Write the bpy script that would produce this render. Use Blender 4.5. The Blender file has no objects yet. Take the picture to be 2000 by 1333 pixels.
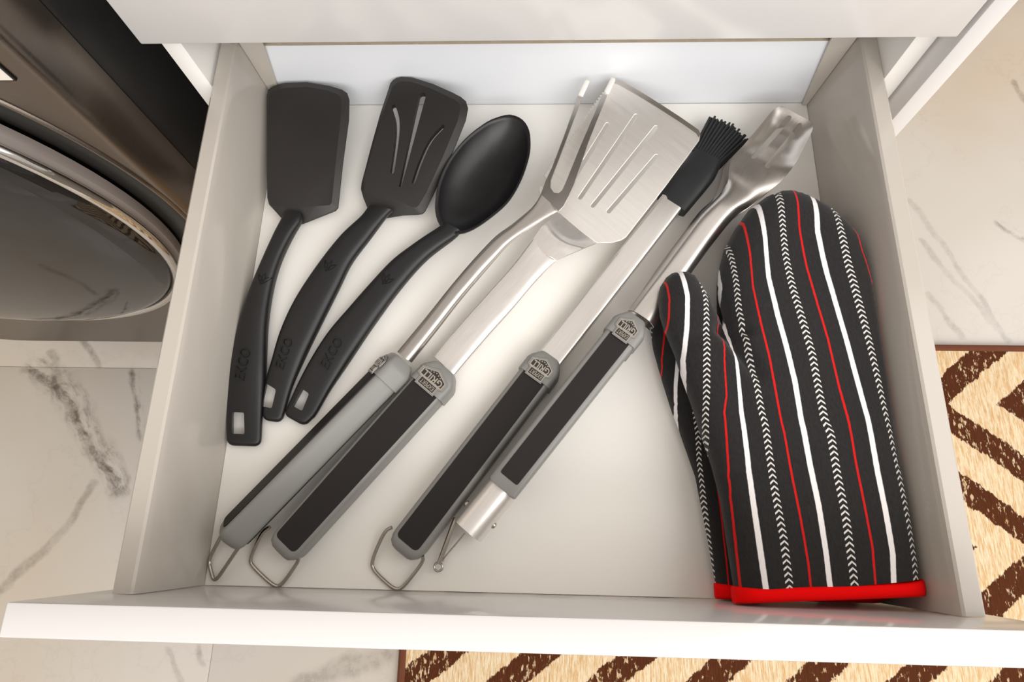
import bpy, bmesh, math, random
from mathutils import Vector, Matrix, noise
from mathutils.geometry import delaunay_2d_cdt
from mathutils.bvhtree import BVHTree

S = bpy.context.scene
COL = S.collection

# ------------------------------------------------------------------ camera, world, lights, exposure
cam_d = bpy.data.cameras.new('camera')
cam = bpy.data.objects.new('camera', cam_d)
COL.objects.link(cam)
cam.matrix_world = Matrix([[0.999159,-0.010171,0.039716,0.000486],[0.021606,0.953927,-0.299260,0.040992],[-0.034842,0.299866,0.953345,0.521428],[0.000000,0.000000,0.000000,1.000000]])
cam_d.sensor_width = 36.0
cam_d.lens = 22.0892
cam_d.clip_start = 0.01
S.camera = cam

world = bpy.data.worlds.new('room_light')
S.world = world
world.use_nodes = True
bg = world.node_tree.nodes['Background']
bg.inputs['Color'].default_value = (1.0, 0.92, 0.84, 1)
bg.inputs['Strength'].default_value = 0.52

def area(name, loc, target, sx, sy, power, color):
    d = bpy.data.lights.new(name, 'AREA')
    d.shape = 'RECTANGLE'; d.size = sx; d.size_y = sy
    d.energy = power; d.color = color
    o = bpy.data.objects.new(name, d)
    COL.objects.link(o)
    o.location = loc
    o.rotation_euler = (Vector(target) - Vector(loc)).to_track_quat('-Z', 'Y').to_euler()
    return o
area('window_light', (2.7, -0.8, 2.5), (0.0, 0.2, 0.0), 4.4, 3.6, 90, (1.0, 0.99, 0.975))
area('front_fill_light', (0.4, -2.2, 2.0), (0.0, 0.3, 0.0), 2.8, 2.0, 52, (1.0, 0.985, 0.97))  # added front fill, no known lamp, to brighten drawer back and upper front

S.view_settings.view_transform = 'Standard'
S.view_settings.look = 'None'
S.view_settings.gamma = 1.0
S.view_settings.use_curve_mapping = False
S.view_settings.exposure = 0.43

# ------------------------------------------------------------------ materials
def lin(c):
    return tuple((x/255/12.92 if x/255 <= 0.04045 else ((x/255+0.055)/1.055)**2.4) for x in c)

class NT:
    """small helper to write node trees"""
    def __init__(s, name):
        s.m = bpy.data.materials.new(name); s.m.use_nodes = True
        s.t = s.m.node_tree; s.b = s.t.nodes['Principled BSDF']
    def n(s, kind, **kw):
        x = s.t.nodes.new(kind)
        for k, v in kw.items(): setattr(x, k, v)
        return x
    def link(s, a, b): s.t.links.new(a, b)
    def val(s, sock, v):
        if isinstance(v, (int, float)): sock.default_value = v
        elif isinstance(v, (tuple, list)): sock.default_value = v
        else: s.link(v, sock)
    def math(s, op, a, b=0.0, c=None, clamp=False):
        x = s.n('ShaderNodeMath', operation=op, use_clamp=clamp)
        s.val(x.inputs[0], a); s.val(x.inputs[1], b)
        if c is not None: s.val(x.inputs[2], c)
        return x.outputs[0]
    def mix(s, fac, a, b):
        x = s.n('ShaderNodeMix', data_type='RGBA')
        s.val(x.inputs['Factor'], fac)
        for sock, v in ((x.inputs[6], a), (x.inputs[7], b)):
            if isinstance(v, tuple): sock.default_value = (*v[:3], 1)
            else: s.link(v, sock)
        return x.outputs[2]
    def noise(s, vec, scale, detail=2.0, rough=0.5):
        x = s.n('ShaderNodeTexNoise'); s.link(vec, x.inputs['Vector'])
        x.inputs['Scale'].default_value = scale; x.inputs['Detail'].default_value = detail
        x.inputs['Roughness'].default_value = rough
        return x
    def mapping(s, vec, scale=(1, 1, 1), rot=(0, 0, 0), loc=(0, 0, 0)):
        x = s.n('ShaderNodeMapping'); s.link(vec, x.inputs['Vector'])
        x.inputs['Scale'].default_value = scale; x.inputs['Rotation'].default_value = rot; x.inputs['Location'].default_value = loc
        return x.outputs[0]
    def coord(s, which='Object'):
        return s.n('ShaderNodeTexCoord').outputs[which]
    def ramp(s, fac, lo, hi):
        x = s.n('ShaderNodeMapRange', interpolation_type='SMOOTHSTEP'); s.val(x.inputs[0], fac)
        x.inputs[1].default_value = lo; x.inputs[2].default_value = hi
        return x.outputs[0]
    def bump(s, height, strength, dist=0.001):
        x = s.n('ShaderNodeBump'); s.link(height, x.inputs['Height'])
        x.inputs['Strength'].default_value = strength; x.inputs['Distance'].default_value = dist
        s.link(x.outputs[0], s.b.inputs['Normal'])
    def base(s, c): s.val(s.b.inputs['Base Color'], (*c[:3], 1) if isinstance(c, tuple) else c)
    def set(s, **kw):
        for k, v in kw.items(): s.val(s.b.inputs[k.replace('_', ' ')], v)

def simple(name, rgb, rough=0.5, metal=0.0, var=0.06, scale=40, bump=0.0, spec=0.5, bscale=None):
    t = NT(name)
    co = t.coord()
    nz = t.noise(co, scale, 4)
    c = lin(rgb)
    lo = tuple(x*(1-var) for x in c); hi = tuple(min(1, x*(1+var)) for x in c)
    t.base(t.mix(nz.outputs[0], lo, hi))
    t.set(Roughness=t.math('MULTIPLY_ADD', nz.outputs[0], 0.12, rough-0.06), Metallic=metal)
    t.b.inputs['Specular IOR Level'].default_value = spec
    if bump:
        n2 = t.noise(co, bscale or scale*12, 3)
        t.bump(n2.outputs[0], bump, 0.0005)
    return t.m

def brushed(name, rgb, rough=0.28, axis=(1, 1, 1), strength=0.05, metal=1.0, grain=0.6):
    t = NT(name)
    co = t.coord()
    v = t.mapping(co, axis)
    nz = t.noise(v, 1.0, 5, 0.65)
    big = t.noise(co, 18, 2)
    c = lin(rgb)
    k = t.math('MULTIPLY_ADD', nz.outputs[0], 0.75, t.math('MULTIPLY', big.outputs[0], 0.25))
    t.base(t.mix(k, tuple(x*0.86 for x in c), tuple(min(1, x*1.1) for x in c)))
    t.set(Metallic=metal, Roughness=t.math('MULTIPLY_ADD', nz.outputs[0], 0.16, rough-0.08))
    t.bump(nz.outputs[0], strength, 0.0003)
    return t.m

M = {}
M['white_gloss'] = simple('white_lacquer', (214, 212, 211), 0.16, var=0.012, scale=5)
M['white_matt'] = simple('white_melamine', (240, 238, 234), 0.34, var=0.015, scale=6)
M['white_back'] = simple('cool_white_melamine', (232, 235, 240), 0.34, var=0.01, scale=6)
M['drawer_base'] = simple('cream_white_melamine', (250, 247, 241), 0.30, var=0.015, scale=5)
M['raw_edge'] = simple('chipboard_edge', (196, 182, 160), 0.75, var=0.2, scale=160)
M['side_metal'] = simple('warm_grey_powder_coat', (186, 179, 170), 0.14, var=0.015, scale=9)
M['dark_clip'] = simple('dark_plastic', (28, 26, 25), 0.5)
M['nylon'] = simple('black_nylon', (22, 21, 22), 0.40, var=0.25, scale=30, bump=0.10, bscale=900)
M['nylon_mark'] = simple('glossy_moulded_nylon', (13, 13, 13), 0.22, var=0.1)
M['nylon_blade'] = simple('dark_nylon_blade', (36, 32, 30), 0.50, var=0.14, scale=22, bump=0.12, bscale=800)
M['insert'] = simple('black_rubber_insert', (31, 26, 24), 0.65, var=0.12, scale=35, bump=0.2, bscale=1400, spec=0.35)
M['grey_plastic'] = simple('grey_plastic', (134, 133, 130), 0.42, var=0.03, scale=20)
M['silicone'] = simple('black_silicone', (30, 31, 33), 0.5, var=0.2, scale=35, bump=0.1, bscale=600)
M['white_plastic'] = simple('white_tip_plastic', (244, 241, 236), 0.4, var=0.01)
M['steel'] = brushed('brushed_stainless', (238, 234, 230), 0.36, (420, 14, 420), 0.05, metal=0.92)
M['steel_tongs'] = brushed('satin_tongs_steel', (224, 219, 214), 0.33, (420, 30, 420), 0.02)
M['steel_blade'] = brushed('brushed_blade', (243, 239, 234), 0.47, (14, 520, 420), 0.04, metal=0.82)
M['steel_fork'] = brushed('satin_fork_steel', (196, 191, 186), 0.33, (420, 18, 420), 0.05)
M['wire'] = brushed('steel_wire', (186, 178, 168), 0.22, (60, 60, 60), 0.02)
M['steel_edge'] = brushed('ground_steel_edge', (196, 189, 182), 0.34, (200, 200, 200), 0.03)
M['badge_metal'] = brushed('badge_pewter', (206, 199, 190), 0.3, (90, 90, 90), 0.06)
M['badge_dark'] = simple('badge_dark_enamel', (40, 36, 33), 0.5, var=0.1)
M['badge_grey'] = brushed('badge_grey_pewter', (150, 144, 136), 0.36, (90, 90, 90), 0.06)
M['red_bind'] = simple('red_cotton_binding', (246, 0, 0), 0.85, var=0.08, scale=60, bump=0.3, bscale=1800, spec=0.15)
M['washer_dark'] = brushed('graphite_steel', (122, 113, 105), 0.30, (25, 25, 700), 0.05)
M['washer_side'] = simple('graphite_paint', (24, 22, 21), 0.45, var=0.06)
M['door_grey'] = simple('grey_door_plastic', (112, 104, 99), 0.35, var=0.04)
M['chrome'] = simple('chrome_ring', (205, 202, 198), 0.08, metal=1.0, var=0.02)
M['glass'] = simple('dark_door_glass', (24, 21, 19), 0.05, var=0.03, spec=0.6)
M['label_white'] = simple('label_white', (226, 219, 208), 0.5, var=0.02)
M['black_gloss'] = simple('label_black', (18, 17, 16), 0.4)
M['stone'] = simple('pale_stone_worktop', (210, 205, 198), 0.3, var=0.06, scale=30)
M['wall'] = simple('warm_white_wall', (228, 220, 208), 0.8, var=0.02, scale=8)
M['pine'] = simple('golden_pine', (206, 160, 92), 0.5, var=0.2, scale=30)
M['grout'] = simple('beige_grout', (205, 196, 184), 0.85, var=0.05)

def marble():
    t = NT('veined_marble_tile')
    co = t.n('ShaderNodeNewGeometry').outputs['Position']
    sep = t.n('ShaderNodeSeparateXYZ')
    w1 = t.noise(co, 7.0, 5, 0.6)
    off = t.n('ShaderNodeVectorMath', operation='SUBTRACT'); t.link(w1.outputs['Color'], off.inputs[0]); off.inputs[1].default_value = (0.5, 0.5, 0.5)
    sc = t.n('ShaderNodeVectorMath', operation='SCALE'); t.link(off.outputs[0], sc.inputs[0]); sc.inputs['Scale'].default_value = 0.05
    ad = t.n('ShaderNodeVectorMath', operation='ADD'); t.link(co, ad.inputs[0]); t.link(sc.outputs[0], ad.inputs[1])
    t.link(ad.outputs[0], sep.inputs[0])
    px, py = sep.outputs[0], sep.outputs[1]
    streak = t.noise(co, 30, 6, 0.72)
    c = lin((192, 186, 178))
    cloud = t.noise(co, 2.2, 4)
    col = t.mix(t.ramp(cloud.outputs[0], 0.4, 0.75), c, lin((187, 175, 159)))
    total = None
    # veins printed in the tile: (x0,y0,x1,y1, half width, darkness)
    for (a, b, hw, dk) in VEINS:
        dx, dy = b[0]-a[0], b[1]-a[1]
        L2 = dx*dx+dy*dy
        ux = t.math('SUBTRACT', px, a[0]); uy = t.math('SUBTRACT', py, a[1])
        h = t.math('MULTIPLY_ADD', ux, dx/L2, t.math('MULTIPLY', uy, dy/L2), clamp=True)
        ex = t.math('MULTIPLY_ADD', h, -dx, ux); ey = t.math('MULTIPLY_ADD', h, -dy, uy)
        d = t.math('SQRT', t.math('ADD', t.math('MULTIPLY', ex, ex), t.math('MULTIPLY', ey, ey)))
        f = t.math('MULTIPLY', t.math('SUBTRACT', 1.0, t.ramp(d, hw*0.25, hw)), dk)
        if hw > 0.0105 and dk > 0.55:       # feathered streaks that run with the vein
            L_ = math.sqrt(L2)
            al = t.math('MULTIPLY_ADD', ux, dx/L_, t.math('MULTIPLY', uy, dy/L_)); ac = t.math('MULTIPLY_ADD', ux, -dy/L_, t.math('MULTIPLY', uy, dx/L_))
            cv = t.n('ShaderNodeCombineXYZ'); t.val(cv.inputs[0], t.math('MULTIPLY', al, 13.0)); t.val(cv.inputs[1], t.math('MULTIPLY', ac, 48.0))
            sn = t.noise(cv.outputs[0], 1.0, 5, 0.62)
            f = t.math('MULTIPLY', f, t.ramp(sn.outputs[0], 0.40, 0.62))
        total = f if total is None else t.math('MAXIMUM', total, f)
    k = t.math('MULTIPLY', total, t.math('MULTIPLY_ADD', t.ramp(streak.outputs[0], 0.38, 0.66), 0.6, 0.40))
    fine = t.noise(co, 3.1, 8, 0.62)
    band = t.math('ABSOLUTE', t.math('SUBTRACT', fine.outputs[0], 0.5))
    k2 = t.math('MULTIPLY', t.math('SUBTRACT', 1.0, t.ramp(band, 0.0, 0.010)), 0.05)
    k = t.math('ADD', k, k2, clamp=True)
    t.base(t.mix(k, col, lin((84, 74, 62))))
    t.set(Roughness=0.22)
    return t.m
_fl = lambda pts: [(p[0], p[1]) for p in pts]
VEINS = []
def vein(pts, hw, dk):
    q = _fl(pts)
    for a, b in zip(q, q[1:]): VEINS.append((a, b, hw, dk))
ZF = -0.58
vein([(-0.9322,0.3218,-0.5800),(-0.8797,0.2999,-0.5800),(-0.8362,0.2477,-0.5800),(-0.7834,0.1835,-0.5800),(-0.7260,0.1130,-0.5800)], 0.034, 0.95)
vein([(-0.8362,0.2477,-0.5800),(-0.7700,0.1656,-0.5800),(-0.7344,0.1304,-0.5800)], 0.02, 1.0)
vein([(-0.7475,0.3182,-0.5800),(-0.7180,0.2589,-0.5800),(-0.7010,0.2032,-0.5800)], 0.012, 0.9)
vein([(-0.7775,0.1164,-0.5800),(-0.8010,0.0596,-0.5800),(-0.8328,0.0042,-0.5800),(-0.8969,-0.0585,-0.5800)], 0.012, 0.42)
vein([(-0.9107,0.3538,-0.5800),(-0.8797,0.2999,-0.5800)], 0.012, 0.5)
vein([(-0.8596,0.3806,-0.5800),(-0.8171,0.3330,-0.5800)], 0.010, 0.6)
vein([(-0.5365,-0.1365,-0.5800),(-0.5245,-0.1572,-0.5800)], 0.012, 0.7)
vein([(-0.5914,-0.1380,-0.5800),(-0.5565,-0.1898,-0.5800)], 0.007, 0.4)
vein([(-0.3747,-0.1847,-0.5800),(-0.2875,-0.1521,-0.5800),(-0.2311,-0.1358,-0.5800)], 0.022, 0.42)
vein([(0.7176,0.6792,-0.5800),(0.7678,0.5731,-0.5800),(0.8058,0.4808,-0.5800),(0.8469,0.3948,-0.5800)], 0.008, 0.30)
vein([(0.7245,0.5942,-0.5800),(0.7666,0.5160,-0.5800),(0.8301,0.4217,-0.5800)], 0.009, 0.26)
vein([(0.7165,0.4821,-0.5800),(0.7672,0.3968,-0.5800)], 0.008, 0.28)
vein([(0.8789,0.6378,-0.5800),(0.9233,0.6035,-0.5800),(0.9792,0.5637,-0.5800)], 0.013, 0.6)
vein([(0.9728,0.9470,-0.5800),(0.9946,0.8850,-0.5800)], 0.012, 0.5)
vein([(-1.0898,0.6438,-0.5800),(-1.0021,0.5534,-0.5800),(-0.9403,0.6442,-0.5800)], 0.03, 0.8)
M['marble'] = marble()

def rug_mat():
    t = NT('chevron_rug_pile')
    co = t.n('ShaderNodeNewGeometry').outputs['Position']
    jag = t.noise(t.mapping(co, (230, 60, 1)), 1.0, 4, 0.7)
    jag2 = t.noise(co, 55, 3)
    sep = t.n('ShaderNodeSeparateXYZ'); t.link(co, sep.inputs[0])
    x, y = sep.outputs[0], sep.outputs[1]
    T = 0.47; A = 0.30; Pd = 0.148
    ph = t.math('DIVIDE', t.math('SUBTRACT', y, RUG_Y0), T)
    tri = t.math('ABSOLUTE', t.math('SUBTRACT', t.math('MULTIPLY', t.math('FRACT', ph), 2.0), 1.0))   # 1 at y0, 0 half way
    q = t.math('ADD', x, t.math('MULTIPLY', tri, A))
    q = t.math('ADD', q, t.math('MULTIPLY_ADD', jag.outputs[0], 0.022, t.math('MULTIPLY', jag2.outputs[0], 0.02)))
    fr = t.math('FRACT', t.math('DIVIDE', t.math('SUBTRACT', q, RUG_X0), Pd))
    tw = t.math('ABSOLUTE', t.math('SUBTRACT', fr, 0.5))
    brown = t.ramp(tw, 0.228, 0.208)
    # flecks of cream yarn showing in the brown
    fl = t.noise(t.mapping(co, (190, 75, 1), rot=(0, 0, 0.25)), 1.0, 3, 0.6)
    brown = t.math('MULTIPLY', brown, t.math('SUBTRACT', 1.0, t.math('MULTIPLY', t.ramp(fl.outputs[0], 0.57, 0.66), 0.8)))
    yarn = t.noise(t.mapping(co, (420, 50, 1), rot=(0, 0, 0.2)), 1.0, 4, 0.6)
    cream = t.mix(t.ramp(yarn.outputs[0], 0.35, 0.7), lin((230, 212, 180)), lin((205, 166, 116)))
    dk = t.mix(yarn.outputs[0], lin((66, 34, 18)), lin((96, 52, 29)))
    t.base(t.mix(brown, cream, dk))
    t.set(Roughness=0.95)
    t.b.inputs['Specular IOR Level'].default_value = 0.1
    t.bump(yarn.outputs[0], 0.8, 0.004)
    return t.m
RUG_Y0 = 0.278; RUG_X0 = 0.626
M['rug'] = rug_mat()
M['rug_edge'] = simple('brown_rug_binding', (98, 52, 30), 0.95, var=0.2, scale=200, bump=0.5, bscale=900)

def mitt_mat():
    t = NT('striped_twill_cotton')
    uv = t.n('ShaderNodeUVMap').outputs[0]
    sep = t.n('ShaderNodeSeparateXYZ'); t.link(uv, sep.inputs[0])
    s, v = sep.outputs[0], sep.outputs[1]           # s: stripe index across, v: metres along
    obj = t.coord()
    wob = t.noise(obj, 260, 2)
    s2 = t.math('MULTIPLY_ADD', t.math('SUBTRACT', wob.outputs[0], 0.5), 0.03, s)
    m = t.math('FLOORED_MODULO', t.math('ADD', s2, 0.5), 3.0)      # red 0..1, white 1..2, chevron 2..3
    def band(c, hw):
        return t.math('SUBTRACT', 1.0, t.ramp(t.math('ABSOLUTE', t.math('SUBTRACT', m, c)), hw*0.8, hw*1.15))
    red = band(0.5, 0.058); white = band(1.5, 0.125)
    d = t.math('ABSOLUTE', t.math('SUBTRACT', m, 2.5))
    zone = t.math('SUBTRACT', 1.0, t.ramp(d, 0.165, 0.18))
    zz = t.math('FRACT', t.math('ADD', t.math('DIVIDE', v, 0.0041), t.math('MULTIPLY', d, 3.4)))
    arm = t.math('SUBTRACT', 1.0, t.ramp(t.math('ABSOLUTE', t.math('SUBTRACT', zz, 0.5)), 0.13, 0.22))
    gap = t.ramp(d, 0.0, 0.008)
    chev = t.math('MULTIPLY', t.math('MULTIPLY', zone, arm), gap)
    tw = t.noise(t.mapping(obj, (900, 300, 900), rot=(0, 0, 0.6)), 1.0, 3, 0.6)
    ground = t.mix(tw.outputs[0], lin((20, 19, 19)), lin((45, 43, 43)))
    c = t.mix(white, ground, lin((240, 236, 236)))
    c = t.mix(chev, c, lin((222, 218, 214)))
    c = t.mix(red, c, lin((206, 16, 14)))
    t.base(c)
    t.set(Roughness=0.9)
    t.b.inputs['Specular IOR Level'].default_value = 0.25
    t.b.inputs['Sheen Weight'].default_value = 0.15
    t.bump(tw.outputs[0], 0.35, 0.0008)
    return t.m
M['mitt'] = mitt_mat()

# ------------------------------------------------------------------ object helpers
def tag(o, label=None, cat=None, group=None, kind=None):
    if label: o['label'] = label
    if cat: o['category'] = cat
    if group: o['group'] = group
    if kind: o['kind'] = kind
    return o

def thing(name, label, cat, loc=(0, 0, 0), direction=None, group=None):
    o = bpy.data.objects.new(name, None)
    COL.objects.link(o)
    rz = math.atan2(-direction[0], direction[1]) if direction else 0.0     # local +y points along direction
    o.matrix_basis = Matrix.Translation(loc) @ Matrix.Rotation(rz, 4, 'Z')
    o.empty_display_size = 0.02
    return tag(o, label, cat, group)

def world_of(o):
    m = o.matrix_basis.copy()
    while o.parent:
        o = o.parent; m = o.matrix_basis @ m
    return m

def finish(name, bm, mat, parent=None, smooth=35, mats=None):
    """link a bmesh given in world coordinates as one mesh object under parent"""
    bmesh.ops.remove_doubles(bm, verts=bm.verts[:], dist=1e-6)
    bmesh.ops.recalc_face_normals(bm, faces=bm.faces[:])
    me = bpy.data.meshes.new(name)
    if parent: bm.transform(world_of(parent).inverted())
    bm.to_mesh(me); bm.free()
    for m_ in (mats or [mat]): me.materials.append(m_)
    if smooth is not None:
        me.polygons.foreach_set('use_smooth', [True]*len(me.polygons))
        me.set_sharp_from_angle(angle=math.radians(smooth))
    o = bpy.data.objects.new(name, me)
    COL.objects.link(o)
    if parent: o.parent = parent
    return o

def box(bm, x0, x1, y0, y1, z0, z1, bev=0.0):
    vs = [bm.verts.new((x, y, z)) for x in (x0, x1) for y in (y0, y1) for z in (z0, z1)]
    fs = [(0, 1, 3, 2), (4, 6, 7, 5), (0, 4, 5, 1), (2, 3, 7, 6), (0, 2, 6, 4), (1, 5, 7, 3)]
    faces = [bm.faces.new([vs[i] for i in f]) for f in fs]
    if bev:
        es = {e for f in faces for e in f.edges}
        bmesh.ops.bevel(bm, geom=list(es), offset=bev, segments=2, affect='EDGES', profile=0.5)

def boxobj(name, mat, parent, x0, x1, y0, y1, z0, z1, bev=0.001):
    bm = bmesh.new(); box(bm, x0, x1, y0, y1, z0, z1, bev)
    return finish(name, bm, mat, parent)

def prism(bm, poly, axis_vec, bev=0.0):
    """closed polygon (3-D points) extruded along axis_vec"""
    a = Vector(axis_vec)
    v0 = [bm.verts.new(Vector(p)) for p in poly]
    v1 = [bm.verts.new(Vector(p)+a) for p in poly]
    n = len(poly)
    faces = [bm.faces.new(v0), bm.faces.new(v1[::-1])]
    for i in range(n):
        faces.append(bm.faces.new((v0[i], v1[i], v1[(i+1) % n], v0[(i+1) % n])))
    if bev:
        bmesh.ops.recalc_face_normals(bm, faces=bm.faces[:])
        es = [e for e in {e for f in faces for e in f.edges} if e.calc_face_angle(0) > 0.5]
        bmesh.ops.bevel(bm, geom=es, offset=bev, segments=2, affect='EDGES', profile=0.5)

def V(p): return Vector(p)

def crom(pts, n, closed=False):
    """Catmull-Rom resample to n points, even arc length"""
    P = [Vector(p) for p in pts]
    m = len(P); dense = []
    segs = m if closed else m-1
    for i in range(segs):
        if closed: p0, p1, p2, p3 = P[i-1], P[i], P[(i+1) % m], P[(i+2) % m]
        else: p0, p1, p2, p3 = P[max(i-1, 0)], P[i], P[i+1], P[min(i+2, m-1)]
        for k in range(16):
            t = k/16
            # centripetal-ish: plain uniform with reduced tension
            dense.append(0.5*((2*p1)+(-p0+p2)*t+(2*p0-5*p1+4*p2-p3)*t*t+(-p0+3*p1-3*p2+p3)*t**3))
    dense.append(P[0] if closed else P[-1])
    acc = [0]
    for a, b in zip(dense, dense[1:]): acc.append(acc[-1]+(b-a).length)
    out = []; j = 0
    N = n if closed else n-1
    for i in range(n):
        d = acc[-1]*i/N
        while j < len(acc)-2 and acc[j+1] < d: j += 1
        f = (d-acc[j])/max(acc[j+1]-acc[j], 1e-12)
        out.append(dense[j].lerp(dense[j+1], min(max(f, 0), 1)))
    return out

def pl(x, ks):
    """piecewise linear"""
    if x <= ks[0][0]: return ks[0][1]
    for (a, va), (b, vb) in zip(ks, ks[1:]):
        if x <= b: return va+(vb-va)*(x-a)/(b-a)
    return ks[-1][1]

def section(hw, hh, e, n=24, sag=0.0):
    out = []
    for k in range(n):
        a = 2*math.pi*(k+0.5)/n
        c, s = math.cos(a), math.sin(a)
        x = hw*math.copysign(abs(c)**(2/e), c); z = hh*math.copysign(abs(s)**(2/e), s)
        if sag: z += sag*(x/hw)**2
        out.append((x, z))
    return out

def loft(bm, st, n=24, roll=0.0):
    """st: list of dict(c, hw, hh, e, W(optional), roll(optional), sag(optional)); capped both ends"""
    rings = []
    m = len(st)
    for i, s in enumerate(st):
        c = V(s['c'])
        T = (V(st[min(i+1, m-1)]['c'])-V(st[max(i-1, 0)]['c']))
        T.normalize()
        W = V(s['W']).normalized() if 'W' in s else V((T.y, -T.x, 0)).normalized()
        N = W.cross(T).normalized()
        if N.z < 0: N = -N
        r = s.get('roll', roll)
        W2 = W*math.cos(r)+N*math.sin(r); N2 = -W*math.sin(r)+N*math.cos(r)
        rings.append([bm.verts.new(c+W2*x+N2*z) for x, z in section(s['hw'], s['hh'], s.get('e', 2.5), n, s.get('sag', 0))])
    for a, b in zip(rings, rings[1:]):
        for k in range(n):
            bm.faces.new((a[k], a[(k+1) % n], b[(k+1) % n], b[k]))
    bm.faces.new(rings[0][::-1]); bm.faces.new(rings[-1])
    return rings

def lr(L, R, n, hh, e=2.6, zc=None, endcap=True, roll=0.0):
    """stations between a left and a right outline"""
    a = crom(L, n); b = crom(R, n)
    st = []
    for i in range(n):
        t = i/(n-1)
        st.append(dict(c=(a[i]+b[i])/2, hw=(b[i]-a[i]).length/2, hh=pl(t, hh) if isinstance(hh, list) else hh, e=e,
                       W=(b[i]-a[i]), roll=pl(t, roll) if isinstance(roll, list) else roll))
        if zc: st[-1]['c'].z = pl(t, zc)
    return st

def round_end(st, length, at_end=True, k=5):
    """adds shrinking stations so that an end is rounded over"""
    if not at_end: st = st[::-1]
    last = st[-1]; d = (V(last['c'])-V(st[-2]['c'])).normalized()
    out = list(st)
    for i in range(1, k+1):
        a = math.pi/2*i/k
        q = dict(last); q['c'] = V(last['c'])+d*length*math.sin(a)
        f = max(math.cos(a), 0.02)
        q['hw'] = max(last['hw']-length*(1-f), last['hw']*0.1); q['hh'] = last['hh']*(0.25+0.75*f) if i < k else last['hh']*0.2
        out.append(q)
    return out if at_end else out[::-1]

def tube(bm, pts, r, n=10, closed=False, res=None):
    P = crom(pts, res or len(pts)*6, closed) if res != 0 else [V(p) for p in pts]
    rings = []
    m = len(P)
    up = None
    for i in range(m):
        T = (P[(i+1) % m]-P[i-1]) if closed else (P[min(i+1, m-1)]-P[max(i-1, 0)])
        T.normalize()
        if up is None:
            up = Vector((0, 0, 1)) if abs(T.z) < 0.9 else Vector((1, 0, 0))
        A = T.cross(up).normalized(); up = A.cross(T).normalized()
        rings.append([bm.verts.new(P[i]+(A*math.cos(2*math.pi*k/n)+up*math.sin(2*math.pi*k/n))*r) for k in range(n)])
    prs = list(zip(rings, rings[1:]))+([(rings[-1], rings[0])] if closed else [])
    for a, b in prs:
        for k in range(n): bm.faces.new((a[k], a[(k+1) % n], b[(k+1) % n], b[k]))
    if not closed:
        bm.faces.new(rings[0][::-1]); bm.faces.new(rings[-1])

def rounded(pts, r, k=5):
    """polygon/polyline with corners rounded by radius r (closed)"""
    P = [V(p) for p in pts]; m = len(P); out = []
    for i in range(m):
        a, b, c = P[i-1], P[i], P[(i+1) % m]
        rr = r[i] if isinstance(r, (list, tuple)) else r
        d1 = min(rr, (a-b).length*0.49); d2 = min(rr, (c-b).length*0.49)
        p = b+(a-b).normalized()*d1; q = b+(c-b).normalized()*d2
        for j in range(k+1):
            t = j/k
            out.append(p*(1-t)**2+b*2*t*(1-t)+q*t*t)
    return out

def open_rounded(pts, r, k=5):
    P = [V(p) for p in pts]
    out = [P[0]]
    for i in range(1, len(P)-1):
        a, b, c = P[i-1], P[i], P[i+1]
        d1 = min(r, (a-b).length*0.49); d2 = min(r, (c-b).length*0.49)
        p = b+(a-b).normalized()*d1; q = b+(c-b).normalized()*d2
        for j in range(k+1):
            t = j/k; out.append(p*(1-t)**2+b*2*t*(1-t)+q*t*t)
    out.append(P[-1])
    return out

def plate_bm(outline, thick):
    bm = bmesh.new()
    prism(bm, [V(p)-Vector((0, 0, thick)) for p in outline], (0, 0, thick))
    return bm

def cut(obj, cutters):
    """boolean difference with bmesh cutters (world coordinates), applied"""
    objs = []
    for c in cutters:
        bmesh.ops.recalc_face_normals(c, faces=c.faces[:])
        me = bpy.data.meshes.new('cutter'); c.to_mesh(me); c.free()
        o = bpy.data.objects.new('cutter', me); COL.objects.link(o); objs.append(o)
        md = obj.modifiers.new('b', 'BOOLEAN'); md.operation = 'DIFFERENCE'; md.object = o; md.solver = 'EXACT'
    bpy.context.view_layer.update()
    dg = bpy.context.evaluated_depsgraph_get()
    new = bpy.data.meshes.new_from_object(obj.evaluated_get(dg))
    obj.modifiers.clear()
    old = obj.data; obj.data = new
    bpy.data.meshes.remove(old)
    for o in objs:
        me = o.data; bpy.data.objects.remove(o); bpy.data.meshes.remove(me)
    new.polygons.foreach_set('use_smooth', [True]*len(new.polygons))
    new.set_sharp_from_angle(angle=math.radians(32))
    return obj

def bevel_mod(o, w, seg=2, ang=35):
    md = o.modifiers.new('edge', 'BEVEL'); md.width = w; md.segments = seg; md.limit_method = 'ANGLE'; md.angle_limit = math.radians(ang)
    md.harden_normals = False
    return o

def slot_bm(pts, w, z0=-0.05, z1=0.12, taper=None):
    """vertical cutter following a polyline, rounded ends"""
    P = crom(pts, max(8, len(pts)*5)) if len(pts) > 2 else [V(pts[0]).lerp(V(pts[1]), i/6) for i in range(7)]
    L, R = [], []
    m = len(P)
    for i, p in enumerate(P):
        T = (P[min(i+1, m-1)]-P[max(i-1, 0)]); T.z = 0; T.normalize()
        W = Vector((T.y, -T.x, 0))
        hw = (pl(i/(m-1), taper) if taper else w)/2
        L.append(p-W*hw); R.append(p+W*hw)
    def capz(a, b, d):
        c = (a+b)/2; r = (a-b).length/2; u = (a-c).normalized()
        return [c+u*r*math.cos(math.pi*k/6)+d*r*math.sin(math.pi*k/6) for k in range(1, 6)]
    d1 = (P[-1]-P[-2]).normalized(); d0 = (P[0]-P[1]).normalized()
    poly = L+capz(L[-1], R[-1], d1)+R[::-1]+capz(R[0], L[0], d0)
    bm = bmesh.new()
    prism(bm, [(p.x, p.y, z0) for p in poly], (0, 0, z1-z0))
    return bm

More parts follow.
